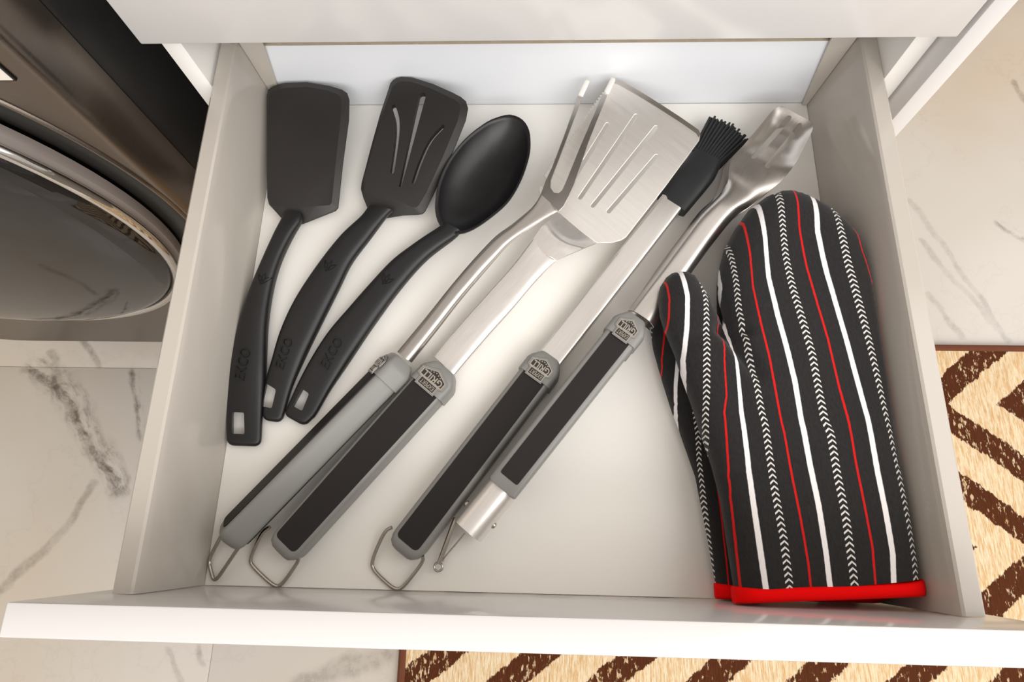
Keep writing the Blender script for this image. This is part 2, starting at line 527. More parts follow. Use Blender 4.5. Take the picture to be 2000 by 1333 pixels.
def poly_cut(pts, z0=-0.05, z1=0.12):
    bm = bmesh.new(); prism(bm, [(p[0], p[1], z0) for p in pts], (0, 0, z1-z0)); return bm

def drafted(pts, k=1.42):
    """hole cutter that widens downwards (moulding draft)"""
    c = sum((V(p) for p in pts), V((0, 0, 0)))/len(pts)
    bm = bmesh.new(); rs = []
    for z, f in ((-0.002, k), (0.0005, k), (0.0095, 1.0), (0.03, 1.0)):
        rs.append([bm.verts.new((c.x+(p[0]-c.x)*f, c.y+(p[1]-c.y)*(1+(f-1)*0.6), z)) for p in pts])
    n = len(pts)
    for a, b in zip(rs, rs[1:]):
        for i in range(n): bm.faces.new((a[i], a[(i+1) % n], b[(i+1) % n], b[i]))
    bm.faces.new(rs[0][::-1]); bm.faces.new(rs[-1])
    return bm

_txt = {}
def glyphs(body, shear=0.0, bold=0.0):
    """flat text extruded, normalised to width 1 (x -.5...5) and height 1 (y -.5...5), z 0..1"""
    key = (body, shear, bold)
    if key in _txt: return _txt[key]
    cu = bpy.data.curves.new('text', 'FONT'); cu.body = body; cu.shear = shear; cu.offset = bold
    cu.extrude = 0.5; cu.resolution_u = 3
    o = bpy.data.objects.new('text', cu); COL.objects.link(o)
    bpy.context.view_layer.update()
    me = bpy.data.meshes.new_from_object(o.evaluated_get(bpy.context.evaluated_depsgraph_get()))
    vs = [v.co.copy() for v in me.vertices]; fs = [tuple(p.vertices) for p in me.polygons]
    bpy.data.objects.remove(o); bpy.data.curves.remove(cu); bpy.data.meshes.remove(me)
    x0, x1 = min(v.x for v in vs), max(v.x for v in vs); y0, y1 = min(v.y for v in vs), max(v.y for v in vs)
    vs = [Vector(((v.x-x0)/(x1-x0)-0.5, (v.y-y0)/(y1-y0)-0.5, v.z+0.5)) for v in vs]
    _txt[key] = (vs, fs)
    return _txt[key]

def add_text(bm, body, o, right, up, nrm, w, h, depth, shear=0.0, bold=0.0):
    vs, fs = glyphs(body, shear, bold)
    bv = [bm.verts.new(o+right*(v.x*w)+up*(v.y*h)+nrm*((v.z-0.3)*depth)) for v in vs]
    for f in fs:
        try: bm.faces.new([bv[i] for i in f])
        except ValueError: pass

# ------------------------------------------------------------------ room: floor, tiles, walls
fl = boxobj('floor', M['grout'], None, -2.3, 3.1, -2.1, 2.75, ZF-0.05, ZF-0.002, 0)
tag(fl, kind='structure')
TX, TY, TS = -0.519, 0.3266, 1.2
for i in range(-2, 3):
    for j in range(-2, 2):
        x0, y0 = TX+i*TS, TY+j*TS
        if x0 > 3 or x0+TS < -2.4: continue
        g = 0.0005
        boxobj('tile', M['marble'], fl, max(x0+g, -2.3), min(x0+TS-g, 3.1), max(y0+g, -2.1), min(y0+TS-g, 2.75), ZF-0.01, ZF, 0.0006)
wb = boxobj('wall_back', M['wall'], None, -2.3, 3.1, 2.75, 2.85, ZF-0.05, 1.9, 0)
tag(wb, kind='structure')
wl = boxobj('wall_left', M['wall'], None, -2.3, 0.30, 1.03, 1.10, ZF-0.05, 1.9, 0)
tag(wl, kind='structure')

# ------------------------------------------------------------------ rug
RX0, RX1, RY0, RY1 = -0.215, 1.05, -0.75, 0.387
rug = thing('rug', 'cream and brown zigzag patterned rug lying on the marble floor under the drawer', 'rug', ((RX0+RX1)/2, (RY0+RY1)/2, ZF))
boxobj('pile', M['rug'], rug, RX0+0.012, RX1-0.012, RY0+0.012, RY1-0.012, ZF, ZF+0.011, 0.003)
bm = bmesh.new()
ro = [(RX0, RY0), (RX1, RY0), (RX1, RY1), (RX0, RY1)]
tube(bm, rounded([(x+(0.008 if x < 0 else -0.008), y+(0.008 if y < 0 else -0.008), ZF+0.007) for x, y in ro], 0.02), 0.0068, 10, True, 0)
finish('binding', bm, M['rug_edge'], rug)

# ------------------------------------------------------------------ kitchen cabinet with open drawer
cab = thing('kitchen_cabinet', 'white glossy kitchen cabinet with its middle drawer pulled wide open', 'cabinet', (0, 0.65, ZF))
YC = 0.4065
def side(x0, x1): boxobj('side_panel', M['white_matt'], cab, x0, x1, YC, 1.0, ZF+0.10, 0.318, 0.0008)
side(-0.2975, -0.2815); side(0.2825, 0.2985)
boxobj('end_panel', M['white_gloss'], cab, 0.3008, 0.3165, 0.3875, 1.0, ZF, 0.318, 0.001)
boxobj('back_board', M['white_matt'], cab, -0.2815, 0.2825, 0.98, 0.99, ZF+0.10, 0.318, 0.0)
boxobj('bottom_board', M['white_matt'], cab, -0.2815, 0.2825, YC, 0.98, ZF+0.10, ZF+0.116, 0.0)
boxobj('plinth', M['white_matt'], cab, -0.2975, 0.2985, 0.45, 0.466, ZF, ZF+0.10, 0.001)
boxobj('worktop', M['stone'], cab, -0.30, 0.325, 0.375, 1.0, 0.318, 0.356, 0.002)

# the drawer that is open
W2, WT, WS, H, TH, D = 0.2594, 0.2652, 0.0, 0.08696, 0.0161, 0.45
drawer = boxobj('drawer', M['drawer_base'], cab, -W2, W2, 0.0003, D, -0.016, 0.0, 0.0004)
tag(drawer, 'open drawer with white base and warm grey metal sides')
fp = boxobj('front_panel', M['white_gloss'], drawer, -0.2992, 0.2967, -0.0186, 0.0, -0.055, 0.14643, 0.0012)
for sgn, top in ((-1, 0.2620), (1, 0.2664)):
    bm = bmesh.new()
    poly = [(sgn*W2, 0.0004, -0.018), (sgn*(W2+0.0002), 0.0004, 0.004), (sgn*(top-0.0006), 0.0004, H-0.006), (sgn*(top+0.0012), 0.0004, H-0.001),
            (sgn*(top+0.003), 0.0004, H), (sgn*(top+TH-0.002), 0.0004, H), (sgn*(top+TH), 0.0004, H-0.002), (sgn*(top+TH-0.002), 0.0004, -0.018)]
    prism(bm, poly, (0, 0.468, 0))
    finish('side_wall', bm, M['side_metal'], drawer, 25)
bm = bmesh.new(); box(bm, -W2+0.0002, W2-0.0002, D, D+0.016, 0.0, 0.0795, 0.0003)
bp = finish('back_panel', bm, M['white_back'], drawer, mats=[M['white_back'], M['raw_edge']])
for p in bp.data.polygons:
    if p.normal.z > 0.9: p.material_index = 1
for sgn, top in ((-1, 0.2620), (1, 0.2664)):
    bm = bmesh.new()
    prism(bm, [(sgn*(top-0.001), D-0.003, H-0.002), (sgn*(top-0.0215), D-0.003, H-0.002), (sgn*(W2-0.0048), D-0.003, 0.0005), (sgn*(W2-0.0004), D-0.003, 0.0005)], (0, 0.0026, 0))
    box(bm, min(sgn*(top-0.001), sgn*(top-0.0215)), max(sgn*(top-0.001), sgn*(top-0.0215)), D-0.003, D+0.03, H-0.002, H)
    finish('corner_bracket', bm, M['side_metal'], drawer)
    xa, xb = sorted((sgn*(top+0.0005), sgn*(top+0.006)))
    boxobj('clip', M['dark_clip'], drawer, xa, xb, D-0.004, D+0.03, H+0.0002, H+0.004, 0.0004)

# closed drawers above and below
up = boxobj('drawer', M['white_gloss'], cab, -0.2979, 0.2967, 0.3875, 0.4061, 0.1494, 0.312, 0.0012)
tag(up, 'closed upper drawer front')
lo = boxobj('drawer', M['white_gloss'], cab, -0.2979, 0.2967, 0.3875, 0.4061, -0.475, -0.058, 0.0012)
tag(lo, 'closed lower drawer front')
boxobj('drawer_box', M['white_matt'], up, -0.2700, 0.2710, 0.4065, 0.90, 0.165, 0.172, 0.0004)
for sgn in (-1, 1):
    xa, xb = sorted((sgn*0.2705, sgn*0.2812))
    boxobj('runner', M['side_metal'], cab, xa, xb, 0.42, 0.92, 0.150, 0.163, 0.0006)

# ------------------------------------------------------------------ washing machine
wm = thing('washing_machine', 'dark graphite washing machine with round glass door left of the drawer', 'washing machine', (-0.637, 0.65, ZF))
bm = bmesh.new(); box(bm, -0.937, -0.336, 0.380, 0.98, ZF+0.10, 0.268, 0.006)
finish('body', bm, M['washer_side'], wm)
# front panel standing proud of the body, with rounded corners and sides that slope forward
def panel_ring(inset_, y, n=8):
    xa, xb, za, zb = -0.3365-inset_, -0.936+inset_, -0.440+inset_*0.3, 0.262
    rr = 0.10-inset_
    return rounded([(xa, y, zb), (xa, y, za), (xb, y, za), (xb, y, zb)], [0.002, rr, rr, 0.002], n)
bm = bmesh.new()
prs = [panel_ring(i_, y_) for i_, y_ in ((0.0, 0.3795), (0.0003, 0.372), (0.0004, 0.3425), (0.0010, 0.3395), (0.0022, 0.3370), (0.0040, 0.3352), (0.0065, 0.3344), (0.009, 0.3342))]
prv = [[bm.verts.new(p) for p in r] for r in prs]
for a, b in zip(prv, prv[1:]):
    for k in range(len(a)): bm.faces.new((a[k], a[(k+1) % len(a)], b[(k+1) % len(b)], b[k]))
bm.faces.new(prv[0]); bm.faces.new(prv[-1])
finish('front_panel', bm, M['washer_dark'], wm, 50)
bm = bmesh.new(); 
pk = rounded([(-0.385, 0.46, ZF), (-0.385, 0.43, ZF), (-0.86, 0.43, ZF), (-0.86, 0.46, ZF)], 0.005)
prism(bm, pk, (0, 0, 0.105))
finish('kick_plate', bm, M['door_grey'], wm)
def lathe_y(bm, prof, cx, cz, n=96):
    """revolve (radius, y) profile about the y axis through (cx, cz)"""
    rings = []
    for r, y in prof:
        if r < 1e-6: rings.append([bm.verts.new((cx, y, cz))])
        else: rings.append([bm.verts.new((cx+r*math.cos(2*math.pi*k/n), y, cz+r*math.sin(2*math.pi*k/n))) for k in range(n)])
    for a, b in zip(rings, rings[1:]):
        for k in range(n):
            k2 = (k+1) % n
            if len(b) == 1: bm.faces.new((a[k], a[k2], b[0]))
            else: bm.faces.new((a[k], a[k2], b[k2], b[k]))
DX, DZ = -0.634, 0.0
bm = bmesh.new(); lathe_y(bm, [(0.2655, 0.3335), (0.268, 0.3325), (0.285, 0.3325), (0.288, 0.3340)], DX, DZ); finish('door_gap_shade', bm, M['black_gloss'], wm)  # flat black ring, painted shade for the gap around the door
bm = bmesh.new(); lathe_y(bm, [(0.2875, 0.3336), (0.2880, 0.3322), (0.2895, 0.3316), (0.2912, 0.3322), (0.2918, 0.3342)], DX, DZ); finish('door_surround', bm, M['washer_dark'], wm, 60)
bm = bmesh.new(); lathe_y(bm, [(0.2655, 0.3300), (0.2655, 0.3250), (0.2645, 0.3215), (0.261, 0.319), (0.2585, 0.3155), (0.255, 0.3150)], DX, DZ)
door = finish('door', bm, M['door_grey'], wm)
bm = bmesh.new()
lathe_y(bm, [(0.2575+0.005*math.cos(a), 0.3135+0.0055*math.sin(a)) for a in [math.pi*2*k/12 for k in range(13)]], DX, DZ)
finish('chrome_ring', bm, M['chrome'], door)
bm = bmesh.new()
lathe_y(bm, [(0.2540, 0.3150)]+[(0.252*math.cos(a), 0.314-0.040*math.sin(a)) for a in [math.pi/2*k/14 for k in range(14)]]+[(0, 0.274)], DX, DZ)
finish('glass', bm, M['glass'], door, 60)
# label plate at the upper front
bm = bmesh.new(); box(bm, -0.46, -0.3575, 0.3325, 0.3344, 0.176, 0.206, 0.0004)
lab = finish('label_plate', bm, M['black_gloss'], wm)
bm = bmesh.new(); box(bm, -0.4588, -0.3590, 0.3321, 0.3328, 0.1775, 0.2045, 0.0)
finish('label_face', bm, M['label_white'], lab)
bm = bmesh.new(); add_text(bm, '7', V((-0.3675, 0.3320, 0.188)), V((1, 0, 0)), V((0, 0, 1)), V((0, -1, 0)), 0.008, 0.012, 0.0005)
finish('lettering', bm, M['black_gloss'], lab, None)

# ------------------------------------------------------------------ pine furniture at the far right
pc = thing('wooden_cabinet', 'golden pine furniture base standing at the far right of the floor', 'cabinet', (1.45, 1.36, ZF))
boxobj('body', M['pine'], pc, 1.03, 1.85, 1.18, 1.55, ZF+0.045, ZF+0.45, 0.002)
boxobj('plinth', M['raw_edge'], pc, 1.05, 1.83, 1.20, 1.53, ZF, ZF+0.045, 0.001)

# ------------------------------------------------------------------ black nylon tools
def nylon_handle(root, L, R, zc, hh, hole, text_c, text_dir, tw, th, leaf_c, leaf_dir):
    st = lr(L, R, 40, hh, 2.7, zc)
    st = round_end(st, 0.006)
    bm = bmesh.new(); loft(bm, st, 28)
    bmesh.ops.recalc_face_normals(bm, faces=bm.faces[:])
    bvh = BVHTree.FromBMesh(bm)
    def drop(bm2, base):
        for v in bm2.verts:
            hit = bvh.ray_cast(V((v.co.x, v.co.y, 0.2)), V((0, 0, -1)))[0]
            v.co.z = (hit.z if hit else 0.004)+v.co.z-base
    h = finish('handle', bm, M['nylon'], root)
    cut(h, [drafted(rounded(hole, 0.0018, 3))])
    bevel_mod(h, 0.0007, 2, 50)
    # embossed lettering and leaf mark
    d = V(text_dir).normalized(); d.z = 0
    z = text_c[2]
    n = V((0, 0, 1)); up_ = n.cross(d)
    bm = bmesh.new(); add_text(bm, 'EKCO', V((text_c[0], text_c[1], 0.0)), d, up_, n, tw, th, 0.0017, 0.18, 0.002); drop(bm, 0.0)
    finish('lettering', bm, M['nylon_mark'], h, None)
    ld = V(leaf_dir).normalized(); lw = V((ld.y, -ld.x, 0))
    bm = bmesh.new(); c = V(leaf_c)
    for k, (a, l) in enumerate(((-0.36, 0.0060), (0.0, 0.0085), (0.36, 0.0068))):
        for s_ in (-1, 1):
            pts = []
            for i in range(7):
                t = i/6
                dv = ld*math.cos(a)+lw*math.sin(a)
                side_ = V((dv.y, -dv.x, 0))
                bend = lw*(a*0.006*t*t)
                pts.append(c+lw*(a*0.004)+dv*(l*(t-0.35)*1.35)+side_*(s_*0.0014*math.sin(math.pi*t))+bend)
            tube(bm, [V((p.x, p.y, 0)) for p in pts], 0.0005, 6)
    drop(bm, 0.0)
    finish('leaf_mark', bm, M['nylon_mark'], h)
    return h

def nylon_blade(root, outer, inner, slots=None, thick=0.0016):
    """blade with a chamfered edge running round a flat face"""
    bm = bmesh.new()
    n = len(outer)
    lo_ = [bm.verts.new(V(p)-V((0, 0, thick))) for p in outer]
    o_ = [bm.verts.new(V(p)) for p in outer]
    i_ = [bm.verts.new(V(p)) for p in inner]
    for k in range(n):
        k2 = (k+1) % n
        bm.faces.new((lo_[k], lo_[k2], o_[k2], o_[k])); bm.faces.new((o_[k], o_[k2], i_[k2], i_[k]))
    bm.faces.new(i_); bm.faces.new(lo_[::-1])
    b = finish('blade', bm, M['nylon_blade'], root, 22)
    bevel_mod(b, 0.0006, 2, 24)
    if slots:
        b.modifiers.clear(); cut(b, slots); bevel_mod(b, 0.0005, 2, 24)
    return b

def inset(poly, d, dz):
    """move a closed polygon inwards by d (per-point list allowed), shift z by dz"""
    P = [V(p) for p in poly]; m = len(P); out = []
    area_ = sum(P[i].x*P[(i+1) % m].y-P[(i+1) % m].x*P[i].y for i in range(m))
    sg = 1 if area_ > 0 else -1
    for i in range(m):
        t = (P[(i+1) % m]-P[i-1]); t.z = 0; t.normalize()
        nrm = V((-t.y, t.x, 0))*sg
        dd = d[i] if isinstance(d, list) else d
        out.append(P[i]+nrm*dd+V((0, 0, dz)))
    return out

BLK = 'black nylon turners'
# solid turner
t1 = thing('turner', 'black nylon solid turner with plain unslotted blade at the drawer left side', 'turner', (-0.235, 0.22, 0), (0.12, 1, 0), BLK)
o1 = [(-0.2564,0.4340,0.0343),(-0.2551,0.4398,0.0357),(-0.2513,0.4426,0.0364),(-0.2450,0.4448,0.0369),(-0.2386,0.4459,0.0373),(-0.2185,0.4463,0.0376),(-0.1963,0.4424,0.0369),(-0.1845,0.4388,0.0362),(-0.1795,0.4354,0.0355),(-0.1774,0.4296,0.0341),(-0.1772,0.4108,0.0298),(-0.1814,0.3708,0.0204),(-0.1845,0.3292,0.0107),(-0.1868,0.3264,0.0100),(-0.2010,0.3208,0.0086),(-0.2162,0.3148,0.0070),(-0.2263,0.3125,0.0063),(-0.2362,0.3181,0.0075),(-0.2433,0.3257,0.0092),(-0.2496,0.3319,0.0106),(-0.2516,0.3380,0.0120),(-0.2533,0.3651,0.0183),(-0.2545,0.3929,0.0247)]
i1 = [(-0.2526,0.4298,0.0373),(-0.2517,0.4327,0.0379),(-0.2484,0.4356,0.0386),(-0.2426,0.4374,0.0391),(-0.2359,0.4385,0.0395),(-0.2169,0.4392,0.0398),(-0.1968,0.4354,0.0392),(-0.1885,0.4324,0.0386),(-0.1850,0.4294,0.0379),(-0.1834,0.4251,0.0369),(-0.1837,0.4074,0.0328),(-0.1867,0.3686,0.0237),(-0.1892,0.3315,0.0151),(-0.1910,0.3292,0.0145),(-0.2034,0.3283,0.0142),(-0.2168,0.3274,0.0138),(-0.2254,0.3270,0.0136),(-0.2350,0.3275,0.0136),(-0.2438,0.3289,0.0139),(-0.2472,0.3308,0.0143),(-0.2484,0.3365,0.0156),(-0.2501,0.3629,0.0217),(-0.2513,0.3905,0.0281)]
nylon_blade(t1, o1, i1, thick=0.0016)
nylon_handle(t1, [(-0.2323,0.3222,0.0127),(-0.2346,0.3139,0.0125),(-0.2386,0.3016,0.0121),(-0.2463,0.2744,0.0112),(-0.2547,0.2426,0.0101),(-0.2601,0.2103,0.0090),(-0.2625,0.1753,0.0083),(-0.2603,0.1385,0.0075),(-0.2573,0.1153,0.0070)],
             [(-0.2164,0.3212,0.0127),(-0.2151,0.3140,0.0125),(-0.2219,0.2981,0.0120),(-0.2294,0.2745,0.0112),(-0.2337,0.2481,0.0103),(-0.2344,0.2139,0.0091),(-0.2312,0.1725,0.0082),(-0.2298,0.1389,0.0075),(-0.2281,0.1149,0.0070)],
             [(0, 0.0135), (0.25, 0.0125), (0.7, 0.0085), (1, 0.0050)], [(0, 0.0045), (0.1, 0.0065), (0.5, 0.0082), (0.72, 0.0078), (0.88, 0.0052), (1, 0.0040)],
             [(-0.2543,0.1367,0.0080),(-0.2433,0.1362,0.0080),(-0.2410,0.1184,0.0080),(-0.2519,0.1187,0.0080)],
             [(-0.2490,0.1766,0.0158)][0], (0.12, 1, 0), 0.0275, 0.0095, [(-0.2410,0.2520,0.0195)][0], (0.25, 1, 0))

# slotted turner
t2 = thing('turner', 'black nylon slotted turner whose blade has three leaf-like slots', 'turner', (-0.19, 0.25, 0), (0.3, 1, 0), BLK)
o2 = [(-0.1400,0.4383,0.0379),(-0.1387,0.4430,0.0392),(-0.1358,0.4461,0.0402),(-0.1325,0.4479,0.0408),(-0.1281,0.4486,0.0413),(-0.1184,0.4476,0.0416),(-0.0981,0.4405,0.0411),(-0.0795,0.4317,0.0399),(-0.0718,0.4274,0.0393),(-0.0670,0.4232,0.0385),(-0.0650,0.4171,0.0370),(-0.0669,0.4065,0.0341),(-0.0800,0.3746,0.0251),(-0.0962,0.3397,0.0150),(-0.1033,0.3256,0.0109),(-0.1057,0.3234,0.0101),(-0.1100,0.3228,0.0097),(-0.1243,0.3225,0.0088),(-0.1388,0.3206,0.0074),(-0.1489,0.3213,0.0069),(-0.1569,0.3281,0.0082),(-0.1615,0.3384,0.0106),(-0.1642,0.3469,0.0126),(-0.1638,0.3525,0.0141),(-0.1545,0.3896,0.0243),(-0.1473,0.4160,0.0316)]
i2 = [(-0.1371,0.4332,0.0407),(-0.1357,0.4369,0.0417),(-0.1334,0.4391,0.0424),(-0.1305,0.4408,0.0431),(-0.1266,0.4416,0.0435),(-0.1179,0.4407,0.0438),(-0.0991,0.4337,0.0432),(-0.0818,0.4250,0.0420),(-0.0760,0.4220,0.0415),(-0.0727,0.4186,0.0409),(-0.0716,0.4139,0.0397),(-0.0738,0.4034,0.0368),(-0.0865,0.3726,0.0281),(-0.1020,0.3392,0.0184),(-0.1084,0.3289,0.0153),(-0.1103,0.3271,0.0148),(-0.1141,0.3272,0.0146),(-0.1237,0.3316,0.0151),(-0.1334,0.3360,0.0156),(-0.1431,0.3405,0.0162),(-0.1519,0.3454,0.0169),(-0.1588,0.3493,0.0175),(-0.1603,0.3507,0.0178),(-0.1604,0.3540,0.0186),(-0.1515,0.3871,0.0278),(-0.1443,0.4115,0.0346)]
nylon_blade(t2, o2, i2, thick=0.0016, slots=[
    slot_bm([(-0.1340,0.4195,0.0300),(-0.1301,0.4065,0.0300),(-0.1302,0.3888,0.0300),(-0.1340,0.3596,0.0300)], 0.0036),
    slot_bm([(-0.1071,0.4273,0.0300),(-0.1168,0.3866,0.0300),(-0.1260,0.3469,0.0300)], 0.0036, taper=[(0, 0.0064), (1, 0.0026)]),
    slot_bm([(-0.0877,0.3986,0.0300),(-0.0984,0.3870,0.0300),(-0.1069,0.3697,0.0300),(-0.1137,0.3501,0.0300)], 0.0036)])
nylon_handle(t2, [(-0.1537,0.3275,0.0149),(-0.1603,0.3162,0.0143),(-0.1775,0.2975,0.0134),(-0.1951,0.2708,0.0121),(-0.2117,0.2394,0.0104),(-0.2218,0.2107,0.0090),(-0.2272,0.1823,0.0084),(-0.2306,0.1613,0.0080),(-0.2298,0.1372,0.0075)],
             [(-0.1316,0.3224,0.0147),(-0.1373,0.3158,0.0143),(-0.1503,0.2957,0.0133),(-0.1651,0.2726,0.0122),(-0.1745,0.2483,0.0109),(-0.1878,0.2143,0.0091),(-0.1990,0.1842,0.0084),(-0.2073,0.1583,0.0079),(-0.2118,0.1349,0.0074)],
             [(0, 0.0165), (0.25, 0.013), (0.7, 0.0085), (1, 0.0050)], [(0, 0.0045), (0.1, 0.0065), (0.5, 0.0082), (0.72, 0.0078), (0.88, 0.0052), (1, 0.0040)],
             [(-0.2289,0.1618,0.0080),(-0.2189,0.1561,0.0080),(-0.2211,0.1403,0.0080),(-0.2297,0.1423,0.0080)],
             [(-0.2151,0.1869,0.0158)][0], (0.26, 1, 0), 0.0270, 0.0085, [(-0.1841,0.2646,0.0195)][0], (0.45, 1, 0))

# spoon
t3 = thing('spoon', 'black nylon solid spoon with deep oval bowl beside the slotted turner', 'spoon', (-0.13, 0.25, 0), (0.5, 1, 0))
rim = [(-0.0266,0.4150,0.0300),(-0.0161,0.4107,0.0297),(-0.0099,0.4023,0.0290),(-0.0074,0.3909,0.0280),(-0.0081,0.3735,0.0266),(-0.0152,0.3493,0.0245),(-0.0263,0.3286,0.0227),(-0.0422,0.3129,0.0213),(-0.0581,0.3016,0.0203),(-0.0703,0.2977,0.0200),(-0.0800,0.3000,0.0202),(-0.0881,0.3073,0.0209),(-0.0919,0.3195,0.0219),(-0.0920,0.3328,0.0231),(-0.0895,0.3493,0.0245),(-0.0812,0.3705,0.0263),(-0.0669,0.3911,0.0280),(-0.0492,0.4067,0.0293),(-0.0380,0.4124,0.0298)]
rim = crom(rim, 72, True)
bm = bmesh.new()
c3 = sum(rim, V((0, 0, 0)))/len(rim)
rings = []
def bowl_ring(f, zoff):
    return [bm.verts.new(c3.lerp(p, f)+V((0, 0, zoff))) for p in rim]
levels = [(0.955, -0.0002), (0.93, -0.0022), (0.86, -0.0062), (0.76, -0.0105), (0.62, -0.0145), (0.45, -0.0172), (0.27, -0.0185), (0.12, -0.019)]
top = [bowl_ring(1.0, 0.0)]+[bowl_ring(f, z) for f, z in levels]
under = [bowl_ring(1.0, -0.0015)]+[bowl_ring(f, z-0.0022) for f, z in levels]
nr = len(rim)
for grp in (top, under):
    for a, b in zip(grp, grp[1:]):
        for k in range(nr): bm.faces.new((a[k], a[(k+1) % nr], b[(k+1) % nr], b[k]))
    bm.faces.new(grp[-1])
for k in range(nr): bm.faces.new((top[0][k], top[0][(k+1) % nr], under[0][(k+1) % nr], under[0][k]))
finish('bowl', bm, M['nylon'], t3, 60)
nylon_handle(t3, [(-0.0852,0.3103,0.0199),(-0.0882,0.3060,0.0194),(-0.1074,0.2920,0.0179),(-0.1280,0.2749,0.0160),(-0.1464,0.2527,0.0136),(-0.1629,0.2309,0.0111),(-0.1791,0.2093,0.0089),(-0.1914,0.1875,0.0085),(-0.2016,0.1648,0.0081),(-0.2098,0.1414,0.0076)],
             [(-0.0683,0.3017,0.0190),(-0.0736,0.2955,0.0183),(-0.0983,0.2750,0.0160),(-0.1198,0.2478,0.0130),(-0.1409,0.2147,0.0092),(-0.1589,0.1831,0.0084),(-0.1738,0.1572,0.0079),(-0.1842,0.1361,0.0075),(-0.1888,0.1309,0.0073)],
             [(0, 0.0165), (0.2, 0.0135), (0.7, 0.0085), (1, 0.0050)], [(0, 0.0045), (0.08, 0.0065), (0.5, 0.0082), (0.72, 0.0078), (0.88, 0.0052), (1, 0.0040)],
             [(-0.1979,0.1578,0.0080),(-0.1903,0.1530,0.0080),(-0.1951,0.1385,0.0080),(-0.2035,0.1427,0.0080)],
             [(-0.1741,0.1874,0.0158)][0], (0.46, 1, 0), 0.0280, 0.0090, [(-0.1322,0.2523,0.0195)][0], (0.62, 1, 0))

